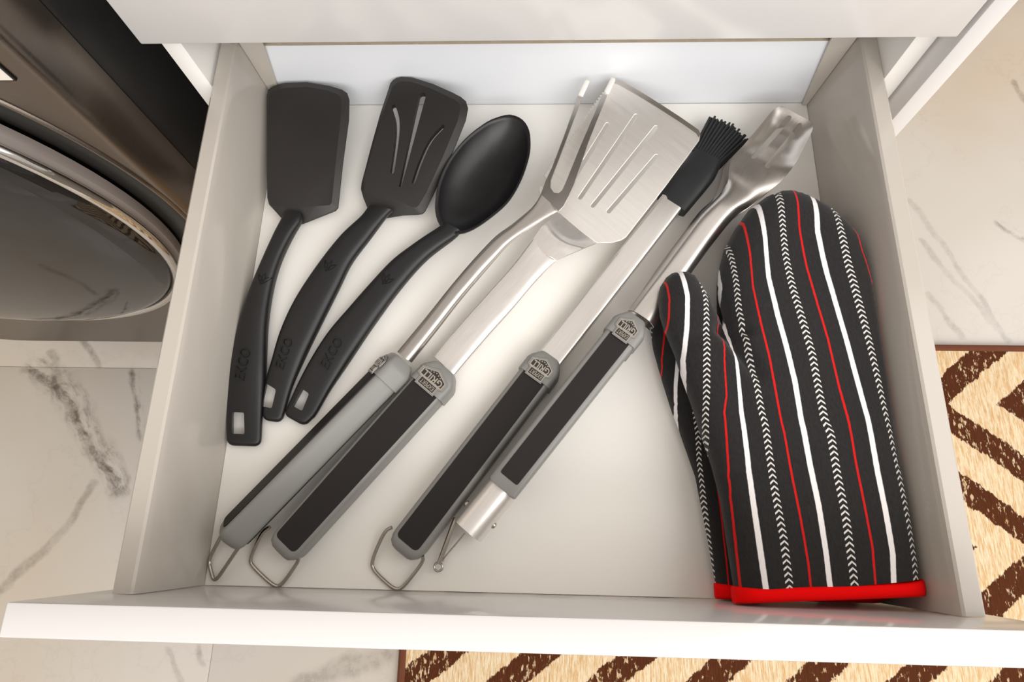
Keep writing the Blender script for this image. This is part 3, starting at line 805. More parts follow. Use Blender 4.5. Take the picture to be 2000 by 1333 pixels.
# ------------------------------------------------------------------ barbecue tools
def bbq_handle(root, A, B, wA, wB, h, roll=0.0, margin=0.0035, name='handle', tail=0.009, badge=True, square=False):
    """A/B: middle of the insert's upper and lower end on the handle's top face; returns frame"""
    A = V(A); B = V(B)
    T = (A-B).normalized()
    W = V((T.y, -T.x, 0)).normalized(); N = W.cross(T).normalized()
    W2_ = W*math.cos(roll)+N*math.sin(roll); N2 = -W*math.sin(roll)+N*math.cos(roll)
    Lh = (A-B).length
    Cm = lambda s, x, n: B+T*s+W2_*x+N2*(n)            # n = 0 is the top face
    def ring(bm, s, hw, hh, e, n=28):
        return [bm.verts.new(Cm(s, x, z-h/2)) for x, z in section(hw, hh, e, n)]
    def tubeform(bm, prof, e):
        rs = [ring(bm, s, hw, hh, e) for s, hw, hh in prof]
        for a, b in zip(rs, rs[1:]):
            for k in range(len(a)): bm.faces.new((a[k], a[(k+1) % len(a)], b[(k+1) % len(a)], b[k]))
        bm.faces.new(rs[0][::-1]); bm.faces.new(rs[-1])
    wa, wb = wA/2+margin, wB/2+margin
    bm = bmesh.new()
    if square: prof = [(-tail+0.0005, wb-0.0012, h/2*0.9), (-tail+0.0018, wb, h/2)]
    else: prof = [(-tail, wb*0.45, h*0.20), (-tail+0.0012, wb*0.66, h*0.34), (-tail+0.004, wb*0.86, h*0.46), (-tail+0.008, wb*0.97, h*0.495), (-tail+0.012, wb, h/2)]
    prof += [(Lh*0.5, (wa+wb)/2, h/2), (Lh+0.004, wa, h/2)]
    tubeform(bm, prof, 5.5)
    hd = finish(name, bm, M['grey_plastic'], root, 40)
    for face in (1, -1):
        z = 0.0003 if face > 0 else -h-0.0003
        poly = [Cm(0, -wB/2, z), Cm(0, wB/2, z), Cm(Lh, wA/2, z), Cm(Lh, -wA/2, z)]
        r = 0.002 if square else 0.0045
        bm = bmesh.new(); prism(bm, rounded(poly, [r, r, 0.0005, 0.0005]), N2*(-0.0012*face))
        finish('insert', bm, M['insert'], hd, 30)
    # collar with shoulders narrowing to the shaft
    bm = bmesh.new()
    tubeform(bm, [(Lh-0.003, wa+0.0002, h/2+0.0003), (Lh-0.0028, wa+0.0016, h/2+0.0013), (Lh+0.0095, wa+0.0016, h/2+0.0013), (Lh+0.013, wa+0.0002, h/2+0.0010),
                  (Lh+0.0195, wa*0.70, h/2*0.92), (Lh+0.021, wa*0.60, h/2*0.75)], 5.0)
    col = finish('collar', bm, M['grey_plastic'], hd, 40)
    if badge:
        o = Cm(Lh+0.0055, 0, 0.0014); upv = -T; right = upv.cross(N2).normalized()
        bw = wA*0.95
        P2 = lambda x, y, z=0.0: o+right*(x*bw)+upv*(y*0.0145)+N2*z
        shape = [(-0.5, 0.12), (-0.36, 0.22), (-0.36, 0.62), (0.36, 0.62), (0.36, 0.22), (0.5, 0.12), (0.5, -0.28), (0.0, -0.62), (-0.5, -0.28)]
        k = 1.13
        bm = bmesh.new(); prism(bm, [P2(x*1.16, y*1.14-0.01) for x, y in shape], N2*0.0005)
        tab = finish('badge_tab', bm, M['grey_plastic'], col, 30)
        bm = bmesh.new(); prism(bm, [P2(x, y, 0.0004) for x, y in shape], N2*0.0005)
        bd = finish('badge', bm, M['badge_metal'], hd, 30)
        bm = bmesh.new(); prism(bm, [P2(x*0.90, y*0.88-0.01, 0.0008) for x, y in [(-0.5, 0.10), (0.5, 0.10), (0.5, -0.28), (0.0, -0.62), (-0.5, -0.28)]], N2*0.0003)
        prism(bm, [P2(x, y, 0.0008) for x, y in [(-0.33, 0.20), (-0.33, 0.57), (0.33, 0.57), (0.33, 0.20)]], N2*0.0002)
        finish('badge_face', bm, M['badge_dark'], bd, None)
        bm = bmesh.new()
        add_text(bm, 'GRILL', P2(0, -0.06, 0.0011), right, upv, N2, bw*0.83, 0.0062, 0.0004, 0, 0.02)
        add_text(bm, 'EXPERT', P2(0, 0.385, 0.0010), right, upv, N2, bw*0.58, 0.0036, 0.0004, 0, 0.006)
        for q in (-2, -1, 0, 1, 2):
            c0 = P2(q*0.105, -0.445+abs(q)*0.045, 0.0010)
            star = []
            for j in range(10):
                rr = 0.00085 if j % 2 == 0 else 0.00038
                a = math.pi/2+j*math.pi/5
                star.append(c0+right*(rr*math.cos(a))-upv*(rr*math.sin(a)))
            prism(bm, star, N2*0.0004)
        finish('lettering', bm, M['badge_metal'], bd, None)
    return hd, Cm, Lh

def hang_loop(root, pts, r=0.0015, cr=0.010, name='hanging_loop'):
    bm = bmesh.new(); tube(bm, open_rounded(pts, cr), r, 10, False, 0)
    return finish(name, bm, M['wire'], root, 60)

# --- grill turner
tn = thing('grill_turner', 'stainless steel grill turner with wide four-slot blade and black and grey handle', 'turner', (0.0, 0.2, 0), (0.68, 0.73, 0))
bbq_handle(tn, [(-0.0884,0.1585,0.0240)][0], [(-0.1906,0.0326,0.0240)][0], 0.0250, 0.0207, 0.0235)
hang_loop(tn, [(-0.2084,0.0451,0.0120),(-0.2148,0.0412,0.0100),(-0.2248,0.0209,0.0030),(-0.2228,0.0155,0.0020),(-0.2028,0.0005,0.0016),(-0.1972,0.0017,0.0016),(-0.1834,0.0204,0.0080),(-0.1829,0.0243,0.0120)])
st = lr([(-0.0864,0.1862,0.0125),(-0.0730,0.2042,0.0149),(-0.0475,0.2343,0.0197),(-0.0217,0.2643,0.0245),(-0.0086,0.2815,0.0281),(-0.0025,0.2893,0.0302)],
        [(-0.0681,0.1690,0.0125),(-0.0571,0.1838,0.0125),(-0.0390,0.2059,0.0151),(-0.0211,0.2266,0.0185),(-0.0038,0.2479,0.0219),(0.0101,0.2636,0.0244),(0.0197,0.2717,0.0256)],
        40, [(0, 0.0046), (0.8, 0.0034), (1, 0.0014)], 3.2)
bm = bmesh.new(); loft(bm, st, 24)
finish('shaft', bm, M['steel'], tn, 50)
# flared neck with the crank down to the blade
bm = bmesh.new()
NC = 15
rows = [crom(r, NC) for r in (
    [(-0.0043,0.2869,0.0300),(0.0011,0.2806,0.0300),(0.0081,0.2734,0.0300),(0.0169,0.2682,0.0300)],
    [(0.0001,0.2930,0.0325),(0.0072,0.2838,0.0325),(0.0159,0.2766,0.0325),(0.0272,0.2723,0.0325)],
    [(0.0053,0.2998,0.0345),(0.0132,0.2886,0.0345),(0.0246,0.2814,0.0345),(0.0393,0.2772,0.0345)],
    [(0.0106,0.3055,0.0312),(0.0186,0.2960,0.0305),(0.0301,0.2866,0.0300),(0.0449,0.2818,0.0300)],
    [(0.0188,0.3153,0.0263),(0.0282,0.3065,0.0258),(0.0393,0.2964,0.0252),(0.0508,0.2871,0.0246)])]
cols = [crom([r[k] for r in rows], 17) for k in range(NC)]
tv = [[bm.verts.new(p) for p in c] for c in cols]; bv = [[bm.verts.new(p-V((0, 0, 0.0017))) for p in c] for c in cols]
for i in range(NC-1):
    for k in range(16):
        for G in (tv, bv): bm.faces.new((G[i][k], G[i][k+1], G[i+1][k+1], G[i+1][k]))
    for k in (0, 16): bm.faces.new((tv[i][k], tv[i+1][k], bv[i+1][k], bv[i][k]))
for k in range(16):
    for i in (0, NC-1): bm.faces.new((tv[i][k], tv[i][k+1], bv[i][k+1], bv[i][k]))
finish('neck', bm, M['steel'], tn, 60)
# blade with serrated left edge, bottle-opener notch and four slots
edge0 = [(0.0658,0.4409,0.0392)][0]; edge1 = [(0.0114,0.3594,0.0301)][0]
ser = []
NS = 26
dv = (V(edge1)-V(edge0)); nv = V((dv.y, -dv.x, 0)).normalized()
if nv.x > 0: nv = -nv
for i in range(NS):
    a = V(edge0).lerp(V(edge1), 0.10+0.86*i/NS); b = V(edge0).lerp(V(edge1), 0.10+0.86*(i+0.5)/NS)
    ser += [a, b+nv*0.0024]
bl = [(0.0673,0.4440,0.0395),(0.0705,0.4444,0.0396),(0.0756,0.4435,0.0397),(0.1101,0.4189,0.0385),(0.1427,0.3926,0.0370),(0.1442,0.3881,0.0366),(0.1431,0.3826,0.0361),(0.1120,0.3390,0.0312),(0.0768,0.2923,0.0259),(0.0728,0.2895,0.0255),(0.0649,0.2872,0.0251),(0.0517,0.2869,0.0246),(0.0349,0.2998,0.0253),(0.0193,0.3143,0.0262),(0.0134,0.3192,0.0265),(0.0025,0.3310,0.0272),(0.0006,0.3369,0.0277),(0.0015,0.3418,0.0282)]
notch = [(0.0060,0.3397,0.0281),(0.0078,0.3466,0.0288),(0.0050,0.3511,0.0292),(0.0077,0.3555,0.0296)]
outl = [V(p) for p in bl]+[V(p) for p in notch]+ser[::-1]
bm = plate_bm(outl, 0.0016)
blade = finish('blade', bm, M['steel_blade'], tn, 30)
cut(blade, [slot_bm([(0.0620,0.4001,0.0353),(0.0333,0.3506,0.0299)], 0.0034), slot_bm([(0.0878,0.4081,0.0368),(0.0373,0.3295,0.0281)], 0.0034),
            slot_bm([(0.1053,0.3960,0.0362),(0.0484,0.3216,0.0277)], 0.0034), slot_bm([(0.1049,0.3680,0.0336),(0.0622,0.3161,0.0276)], 0.0034)])
bevel_mod(blade, 0.0004, 2, 60)
# ground front bevel strip lying along the front edge
bm = bmesh.new()
g0 = [(0.0705,0.4444,0.0396),(0.0756,0.4435,0.0397),(0.0921,0.4323,0.0392),(0.1101,0.4189,0.0385),(0.1278,0.4051,0.0377),(0.1427,0.3926,0.0370),(0.1443,0.3886,0.0367)]
g1 = [(0.0691,0.4418,0.0394),(0.0737,0.4396,0.0393),(0.0901,0.4282,0.0387),(0.1081,0.4148,0.0380),(0.1259,0.4011,0.0373),(0.1403,0.3892,0.0366),(0.1428,0.3851,0.0363)]
prism(bm, [V(p) for p in g0]+[V(p) for p in g1[::-1]], (0, 0, 0.00035))
finish('edge_bevel', bm, M['steel_edge'], blade, None)

# --- fork, lying on its side
fk = thing('grill_fork', 'two-pronged grill fork with white prong guards lying on its grey side', 'fork', (-0.1, 0.2, 0), (0.68, 0.73, 0))
RL = math.radians(57)
bbq_handle(fk, [(-0.1330,0.1717,0.0225)][0], [(-0.2411,0.0470,0.0215)][0], 0.0245, 0.0215, 0.0225, RL)
hang_loop(fk, [(-0.2482,0.0374,0.0080),(-0.2576,0.0193,0.0030),(-0.2552,0.0125,0.0030),(-0.2513,0.0043,0.0030),(-0.2478,0.0056,0.0040),(-0.2278,0.0295,0.0190),(-0.2258,0.0325,0.0210),(-0.2297,0.0362,0.0215)], 0.0015, 0.006)
st = lr([(-0.1173,0.1892,0.0163),(-0.0945,0.2171,0.0225),(-0.0661,0.2528,0.0304),(-0.0383,0.2842,0.0371),(-0.0219,0.2971,0.0394),(-0.0045,0.3123,0.0422),(0.0024,0.3230,0.0442)],
        [(-0.1045,0.1796,0.0160),(-0.0834,0.2074,0.0203),(-0.0626,0.2344,0.0263),(-0.0366,0.2651,0.0330),(-0.0216,0.2816,0.0366),(0.0009,0.2980,0.0396),(0.0178,0.3087,0.0416)],
        40, [(0, 0.0062), (0.55, 0.0055), (0.8, 0.0030), (1, 0.0012)], [2.4], roll=[(0, 0.25), (0.7, 0.25), (1, 0)])
for s_ in st: s_['e'] = 2.3
bm = bmesh.new(); loft(bm, st, 24)
finish('shaft', bm, M['steel_fork'], fk, 50)
hd_ = [(0.0020,0.3237,0.0413),(0.0067,0.3390,0.0410),(0.0118,0.3513,0.0411),(0.0229,0.3857,0.0405),(0.0355,0.4278,0.0396),(0.0398,0.4262,0.0406),(0.0312,0.3998,0.0410),(0.0228,0.3733,0.0415),(0.0160,0.3523,0.0418),(0.0112,0.3384,0.0420),(0.0109,0.3310,0.0425),(0.0138,0.3254,0.0435),(0.0177,0.3244,0.0443),(0.0208,0.3272,0.0447),(0.0234,0.3337,0.0447),(0.0293,0.3505,0.0445),(0.0366,0.3713,0.0443),(0.0469,0.3985,0.0442),(0.0575,0.4269,0.0440),(0.0615,0.4239,0.0450),(0.0532,0.4009,0.0452),(0.0437,0.3736,0.0455),(0.0367,0.3501,0.0460),(0.0308,0.3307,0.0464),(0.0264,0.3198,0.0464),(0.0220,0.3105,0.0463),(0.0177,0.3059,0.0458)]
bm = plate_bm(hd_, 0.0017)
hobj = finish('fork_head', bm, M['steel_fork'], fk, 30)
bevel_mod(hobj, 0.0004, 2, 50)
for a, b in (([(0.0375,0.4265,0.0405)][0], [(0.0443,0.4425,0.0418)][0]), ([(0.0609,0.4268,0.0445)][0], [(0.0675,0.4420,0.0449)][0])):
    bm = bmesh.new(); a = V(a); b = V(b)
    ss = [dict(c=a.lerp(b, t), hw=r, hh=r*0.8, e=3.0) for t, r in ((0, 0.0019), (0.04, 0.0025), (0.9, 0.0024), (0.97, 0.0020), (1.0, 0.0012))]
    loft(bm, ss, 14)
    finish('prong_guard', bm, M['white_plastic'], fk, 50)

# --- basting brush
br = thing('basting_brush', 'grill basting brush with black silicone bristles half under the turner blade', 'brush', (0.1, 0.22, 0), (0.62, 0.78, 0))
bbq_handle(br, [(0.0000,0.1687,0.0240)][0], [(-0.0971,0.0350,0.0240)][0], 0.0203, 0.0205, 0.0235, margin=0.0042)
hang_loop(br, [(-0.1117,0.0468,0.0120),(-0.1176,0.0440,0.0100),(-0.1275,0.0215,0.0030),(-0.1263,0.0147,0.0020),(-0.1083,0.0005,0.0016),(-0.1019,0.0018,0.0016),(-0.0857,0.0219,0.0080),(-0.0862,0.0265,0.0120)])
st = lr([(0.0011,0.1881,0.0155),(0.0270,0.2225,0.0155),(0.0675,0.2781,0.0155),(0.1114,0.3380,0.0155)], [(0.0182,0.1755,0.0155),(0.0442,0.2103,0.0155),(0.0849,0.2651,0.0155),(0.1289,0.3251,0.0155)], 14, 0.0052, 7)
bm = bmesh.new(); loft(bm, st, 28)
finish('shaft', bm, M['steel'], br, 40)
st = lr([(0.1080,0.3378,0.0140),(0.1159,0.3494,0.0140),(0.1250,0.3633,0.0140),(0.1340,0.3740,0.0140),(0.1417,0.3855,0.0140)], [(0.1317,0.3203,0.0140),(0.1426,0.3337,0.0140),(0.1546,0.3489,0.0140),(0.1617,0.3590,0.0140),(0.1663,0.3697,0.0140)], 16, [(0, 0.0068), (0.5, 0.0085), (1, 0.0095)], 3.4)
bm = bmesh.new(); loft(bm, st, 28)
cuff = finish('ferrule', bm, M['silicone'], br, 50)
bm = bmesh.new()
random.seed(4)
ba, bb = V([(0.1426,0.3844,0.0140)][0]), V([(0.1653,0.3691,0.0140)][0])
ta, tb = V([(0.1607,0.4217,0.0140)][0]), V([(0.1928,0.3975,0.0140)][0])
for iy in range(5):
    for ix in range(12):
        t = (ix+0.5*(iy % 2)*0.9)/11.5
        a = ba.lerp(bb, min(t, 1)); b = ta.lerp(tb, min(t, 1))
        z = (iy-2)*0.0036
        ext = 1.0+0.10*math.sin(math.pi*t)+random.uniform(-0.05, 0.05)
        a = a+V((0, 0, z*0.8))-(b-a)*0.06; b2 = a.lerp(b, ext)+V((random.uniform(-1, 1)*0.0005, random.uniform(-1, 1)*0.0005, z*0.35))
        mid = a.lerp(b2, 0.5)+V((0, 0, 0.0006))
        n = 6; rs = []
        Tt = (b2-a).normalized(); A_ = Tt.cross(V((0, 0, 1))).normalized(); U_ = A_.cross(Tt)
        for c_, r_ in ((a, 0.0015), (mid, 0.0014), (b2, 0.00105)):
            rs.append([bm.verts.new(c_+(A_*math.cos(2*math.pi*k/n)+U_*math.sin(2*math.pi*k/n))*r_) for k in range(n)])
        for p_, q_ in zip(rs, rs[1:]):
            for k in range(n): bm.faces.new((p_[k], p_[(k+1) % n], q_[(k+1) % n], q_[k]))
        bm.faces.new(rs[0][::-1]); bm.faces.new(rs[-1])
bri = finish('bristles', bm, M['silicone'], br, 60)
tag(bri, kind='stuff')

# --- tongs
tg = thing('grill_tongs', 'stainless grill tongs with two-slot scoop tips and steel hinge tube at the end', 'tongs', (0.16, 0.22, 0), (0.6, 0.8, 0))
hA, hB = [(0.0680,0.1967,0.0440)][0], [(-0.0197,0.0830,0.0440)][0]
bbq_handle(tg, hA, hB, 0.0178, 0.0162, 0.0165, margin=0.0045, tail=0.0095, square=True)
low = bbq_handle(tg, V(hA)-V((0.002, 0.0, 0.0245)), V(hB)-V((0.002, 0.0, 0.0245)), 0.0178, 0.0162, 0.0165, margin=0.0040, tail=0.0095, badge=False, square=True)
def tong_arm(L, R, conv, slots, n=64, m=17, th=0.0014):
    """sheet-metal arm: convex shank that turns into a dished tip; conv = crown height along its length"""
    a = crom(L, n); b = crom(R, n)
    bm = bmesh.new(); G, Bq = [], []
    for i in range(n):
        t = i/(n-1); c = pl(t, conv); row, row2 = [], []
        for k in range(m):
            x = 2*k/(m-1)-1
            shape = (1-abs(x)**4.0) if c > 0 else (1-abs(x)**4)
            p = a[i].lerp(b[i], k/(m-1))+V((0, 0, c*shape))
            row.append(bm.verts.new(p)); row2.append(bm.verts.new(p-V((0, 0, th))))
        G.append(row); Bq.append(row2)
    for Q in (G, Bq):
        for i in range(n-1):
            for k in range(m-1): bm.faces.new((Q[i][k], Q[i][k+1], Q[i+1][k+1], Q[i+1][k]))
    for i in range(n-1):
        for k in (0, m-1): bm.faces.new((G[i][k], G[i+1][k], Bq[i+1][k], Bq[i][k]))
    for k in range(m-1):
        for i in (0, n-1): bm.faces.new((G[i][k], G[i][k+1], Bq[i][k+1], Bq[i][k]))
    o = finish('arm', bm, M['steel_tongs'], tg, 60)
    cut(o, slots)
    return o
CONV = [(0, 0.0070), (0.50, 0.0070), (0.62, 0.0042), (0.70, 0.0014), (0.76, -0.0010), (0.83, -0.0072), (0.92, -0.0076), (0.97, -0.0035), (1.0, 0.0)]
tong_arm([(0.0749,0.2218,0.0325),(0.0891,0.2414,0.0325),(0.1041,0.2621,0.0320),(0.1225,0.2884,0.0310),(0.1377,0.3090,0.0310),(0.1509,0.3229,0.0310),(0.1605,0.3335,0.0310),(0.1667,0.3442,0.0310),(0.1672,0.3527,0.0330),(0.1716,0.3660,0.0325),(0.1833,0.3806,0.0320),(0.1994,0.4007,0.0315),(0.2111,0.4158,0.0310),(0.2161,0.4202,0.0310),(0.2214,0.4224,0.0310)],
         [(0.0955,0.2073,0.0325),(0.1140,0.2343,0.0325),(0.1335,0.2623,0.0320),(0.1527,0.2885,0.0310),(0.1700,0.3095,0.0310),(0.1831,0.3195,0.0310),(0.1926,0.3280,0.0310),(0.2040,0.3366,0.0310),(0.2137,0.3452,0.0310),(0.2253,0.3597,0.0325),(0.2338,0.3741,0.0320),(0.2432,0.3914,0.0315),(0.2465,0.3987,0.0310),(0.2461,0.4031,0.0310),(0.2451,0.4058,0.0310)],
         CONV, [slot_bm([(0.2274,0.4116,0.0240),(0.1907,0.3685,0.0240)], 0.0046, 0.0155, 0.08), slot_bm([(0.2367,0.4039,0.0240),(0.2020,0.3590,0.0240)], 0.0046, 0.0155, 0.08)])
# lower arm, its left edge showing past the upper one
tong_arm([(0.0760,0.2240,0.0125),(0.1031,0.2660,0.0125),(0.1272,0.2997,0.0125),(0.1450,0.3242,0.0125),(0.1568,0.3356,0.0125),(0.1636,0.3472,0.0125),(0.1678,0.3604,0.0125),(0.1704,0.3696,0.0125),(0.1789,0.3826,0.0125),(0.1903,0.3957,0.0125),(0.2079,0.4135,0.0125),(0.2197,0.4271,0.0125),(0.2238,0.4305,0.0125),(0.2289,0.4333,0.0125)],
         [(0.0954,0.2113,0.0125),(0.1296,0.2642,0.0125),(0.1510,0.2938,0.0125),(0.1705,0.3140,0.0125),(0.1850,0.3253,0.0125),(0.1957,0.3336,0.0125),(0.2066,0.3430,0.0125),(0.2169,0.3546,0.0125),(0.2308,0.3727,0.0125),(0.2398,0.3874,0.0125),(0.2481,0.4022,0.0125),(0.2507,0.4089,0.0125),(0.2503,0.4134,0.0125),(0.2497,0.4162,0.0125)],
         [(0, 0.003), (0.5, 0.003), (0.64, 0.0), (0.75, -0.004), (0.92, -0.004), (1.0, 0.0)],
         [slot_bm([(0.2290,0.4048,0.0090),(0.2172,0.3904,0.0090),(0.2035,0.3745,0.0090)], 0.0215, -0.005, 0.0155)])
# hinge tube at the end: a rolled steel channel, open at the bottom end
T0 = V([(-0.0203,0.0842,0.0300)][0]); T1 = V([(-0.0510,0.0456,0.0300)][0])
axd = (T1-T0).normalized(); T0 = T0+axd*0.006; T0.z = 0.0215; T1.z = 0.0215
Wd = V((axd.y, -axd.x, 0))
bm = bmesh.new()
def tube_ring(c, hw, hh): return [bm.verts.new(c+Wd*x+V((0, 0, z))) for x, z in section(hw, hh, 2.6, 32)]
ro_ = [tube_ring(T0, 0.0130, 0.0175), tube_ring(T1, 0.0130, 0.0175), tube_ring(T1, 0.0120, 0.0165), tube_ring(T0+axd*0.002, 0.0120, 0.0165)]
for a, b in zip(ro_, ro_[1:]):
    for k in range(32): bm.faces.new((a[k], a[(k+1) % 32], b[(k+1) % 32], b[k]))
bm.faces.new(ro_[0]); bm.faces.new(ro_[-1])
hg = finish('hinge_tube', bm, M['steel'], tg, 40)
for px_ in ([(-0.0319,0.0505,0.0240)][0], [(-0.0525,0.0656,0.0240)][0]):
    c = V(px_); sd = Wd if (c-T0).dot(Wd) > 0 else -Wd
    c = T0+axd*((c-T0).dot(axd))+sd*0.0122; c.z = 0.024
    bm = bmesh.new()
    loft(bm, [dict(c=c+sd*d, hw=r, hh=r, e=2, W=axd) for d, r in ((0, 0.0026), (0.0014, 0.0026), (0.0024, 0.0018), (0.0026, 0.0008))], 14)
    finish('rivet', bm, M['wire'], hg, 40)
# pull link with eyelet and thin wire
la, lb = V([(-0.0618,0.0551,0.0120)][0]), V([(-0.0741,0.0206,0.0055)][0])
bm = bmesh.new(); loft(bm, [dict(c=la.lerp(lb, t), hw=0.0019, hh=0.0015, e=2.2) for t in (0, 0.5, 1)], 12)
finish('pull_link', bm, M['wire'], tg, 50)
bm = bmesh.new(); c = V([(-0.0743,0.0183,0.0055)][0])
tube(bm, [c+V((0.0032*math.cos(a), 0.0032*math.sin(a), 0)) for a in [2*math.pi*k/12 for k in range(12)]], 0.0009, 8, True, 24)
finish('eyelet', bm, M['wire'], tg, 60)
bm = bmesh.new(); tube(bm, [(-0.0542,0.0438,0.0100),(-0.0613,0.0353,0.0080),(-0.0699,0.0252,0.0055),(-0.0706,0.0218,0.0050)], 0.0006, 8, False, 16)
finish('pull_wire', bm, M['wire'], tg, 60)

# ------------------------------------------------------------------ oven mitts
def interp_row(stripes, y):
    """stripe index as sorted (x, s) at world y"""
    out = []
    for s, pts in stripes:
        P = sorted(((p[1], p[0]) for p in pts))
        if len(P) == 1: continue
        if y < P[0][0]: a, b = P[0], P[1]
        elif y > P[-1][0]: a, b = P[-2], P[-1]
        else:
            for a, b in zip(P, P[1:]):
                if a[0] <= y <= b[0]: break
        d = b[0]-a[0]
        f = (y-a[0])/d if abs(d) > 1e-9 else 0
        f = max(-1.2, min(2.2, f))
        out.append((a[1]+(b[1]-a[1])*f, s, P[0][0]-0.03 <= y <= P[-1][0]+0.03))
    near = [o for o in out if o[2]]
    return sorted((x, s) for x, s, _ in (near if len(near) > 1 else out))

def stripe_at(stripes, x, y):
    r = interp_row(stripes, y)
    q = [r[0]]
    for a in r[1:]:
        if a[0] > q[-1][0]+0.0015 and a[1] > q[-1][1]: q.append(a)
    if len(q) < 2: return q[0][1]+(x-q[0][0])/0.017
    if x <= q[0][0]: return q[0][1]+(x-q[0][0])/0.010
    if x >= q[-1][0]: return q[-1][1]+(x-q[-1][0])/0.010
    for a, b in zip(q, q[1:]):
        if a[0] <= x <= b[0]:
            return a[1]+(b[1]-a[1])*(x-a[0])/(b[0]-a[0])

def dist_poly(p, poly):
    best = 1e9
    for a, b in zip(poly, poly[1:]+poly[:1]):
        ab = b-a; t = max(0, min(1, (p-a).dot(ab)/max(ab.length_squared, 1e-12)))
        d = (p-(a+ab*t)).length_squared
        if d < best: best = d
    return math.sqrt(best)

def mitt_body(root, outline, hem_n, stripes, zmid, ht, hb, R, crease, wr_seed, xmax=None):
    """outline: closed list of world points; inflated into a stuffed glove"""
    P = [V((p[0], p[1])) for p in outline]
    den = []
    for a, b in zip(P, P[1:]+P[:1]):
        k = max(1, int((b-a).length/0.0034))
        den += [a.lerp(b, i/k) for i in range(k)]
    x0, x1 = min(p.x for p in den), max(p.x for p in den); y0, y1 = min(p.y for p in den), max(p.y for p in den)
    pts = list(den); st = 0.0033; nb = len(den)
    j = 0; y = y0
    while y < y1:
        x = x0+(st/2 if j % 2 else 0)
        while x < x1:
            q = V((x, y))
            # quick inside test
            c = False
            for a, b in zip(P, P[1:]+P[:1]):
                if (a.y > y) != (b.y > y) and x < (b.x-a.x)*(y-a.y)/(b.y-a.y)+a.x: c = not c
            if c and dist_poly(q, P) > 0.0026: pts.append(q)
            x += st
        y += st*0.87; j += 1
    vs, es, fs, *_ = delaunay_2d_cdt(pts, [(i, (i+1) % nb) for i in range(nb)], [], 1, 1e-6)
    bm = bmesh.new(); uvl = bm.loops.layers.uv.new('UVMap')
    topv, botv, uvs = [], [], []
    hemline = [P[i] for i in hem_n]
    for v in vs:
        d = dist_poly(v, P)
        # the hem end is open and stays fairly full
        dh = 1e9
        for a, b in zip(hemline, hemline[1:]):
            ab = b-a; t = max(0, min(1, (v-a).dot(ab)/ab.length_squared)); dh = min(dh, (v-(a+ab*t)).length)
        side_d = 1e9
        for i in range(len(P)):
            a, b = P[i], P[(i+1) % len(P)]
            if a in hemline and b in hemline: continue
            ab = b-a; t = max(0, min(1, (v-a).dot(ab)/max(ab.length_squared, 1e-12)))
            side_d = min(side_d, (v-(a+ab*t)).length)
        f = min(side_d/R, 1.0); prof = math.sqrt(max(0, 1-(1-f)**2))
        z = zmid(v.x, v.y)
        up_ = ht*prof; dn = hb*prof
        w = noise.noise((v.x*28+wr_seed, v.y*16, wr_seed))*0.0016+noise.noise((v.x*9, v.y*9+wr_seed, 3))*0.002
        up_ += w*prof
        for (ca_, cb_, depth, wid) in crease:
            a, b = V((ca_[0], ca_[1])), V((cb_[0], cb_[1])); ab = b-a
            t = max(0, min(1, (v-a).dot(ab)/ab.length_squared))
            dd = (v-(a+ab*t)).length
            up_ -= depth*(1-t*0.75)*math.exp(-(dd/wid)**2)*prof
        topv.append(bm.verts.new((v.x, v.y, z+max(up_, 0.0))))
        edge = d < 1e-5
        botv.append(topv[-1] if (edge and side_d < 1e-5) else bm.verts.new((v.x, v.y, z-dn)))
        uvs.append((stripe_at(stripes, v.x, v.y), v.y))
    bm.verts.index_update()
    for f in fs:
        for vv in (topv, botv):
            try: fc = bm.faces.new([vv[i] for i in f])
            except ValueError: continue
            for l, i in zip(fc.loops, f): l[uvl].uv = uvs[i]
    o = finish('shell', bm, M['mitt'], root, 75)
    return o

MI = 'striped oven mitts'
z_top = lambda x, y: pl(x, [(0.10, 0.0440), (0.15, 0.0440), (0.262, 0.0530)])
mt = thing('oven_mitt', 'black oven mitt with red and white stripes lying uppermost against the right drawer wall', 'oven mitt', (0.2, 0.15, 0.03), (-0.2, 1, 0), MI)
ol = [(0.1403,0.0053,0.0441),(0.1373,0.0410,0.0435),(0.1349,0.0716,0.0435),(0.1304,0.0955,0.0435),(0.1237,0.1198,0.0435),(0.1198,0.1366,0.0435),(0.1137,0.1578,0.0435),(0.1081,0.1804,0.0435),(0.1010,0.2010,0.0435),(0.0983,0.2127,0.0435),(0.0977,0.2254,0.0435),(0.0999,0.2379,0.0435),(0.1053,0.2465,0.0435),(0.1101,0.2503,0.0435),(0.1160,0.2520,0.0435),(0.1222,0.2516,0.0435),(0.1290,0.2480,0.0435),(0.1341,0.2390,0.0435),(0.1401,0.2253,0.0435),(0.1448,0.2118,0.0435),(0.1474,0.2041,0.0435),(0.1480,0.2118,0.0435),(0.1459,0.2258,0.0435),(0.1455,0.2369,0.0435),(0.1478,0.2517,0.0435),(0.1534,0.2706,0.0435),(0.1636,0.2895,0.0440),(0.1764,0.3071,0.0451),(0.1917,0.3190,0.0464),(0.2011,0.3226,0.0473),(0.2101,0.3229,0.0481),(0.2212,0.3188,0.0492),(0.2376,0.3068,0.0509),(0.2484,0.2949,0.0521),(0.2595,0.2767,0.0535),(0.2653,0.2534,0.0544),(0.2674,0.2249,0.0550),(0.2670,0.1958,0.0555),(0.2652,0.1607,0.0558),(0.2622,0.1302,0.0560),(0.2619,0.1122,0.0560),(0.2645,0.0706,0.0560),(0.2653,0.0358,0.0560),(0.2689,0.0211,0.0560)]
XW = lambda z: 0.2594+0.0070*z/0.087-0.0004
ol = [(min(p[0], XW(0.054)), max(p[1], 0.0065), p[2]) for p in ol]
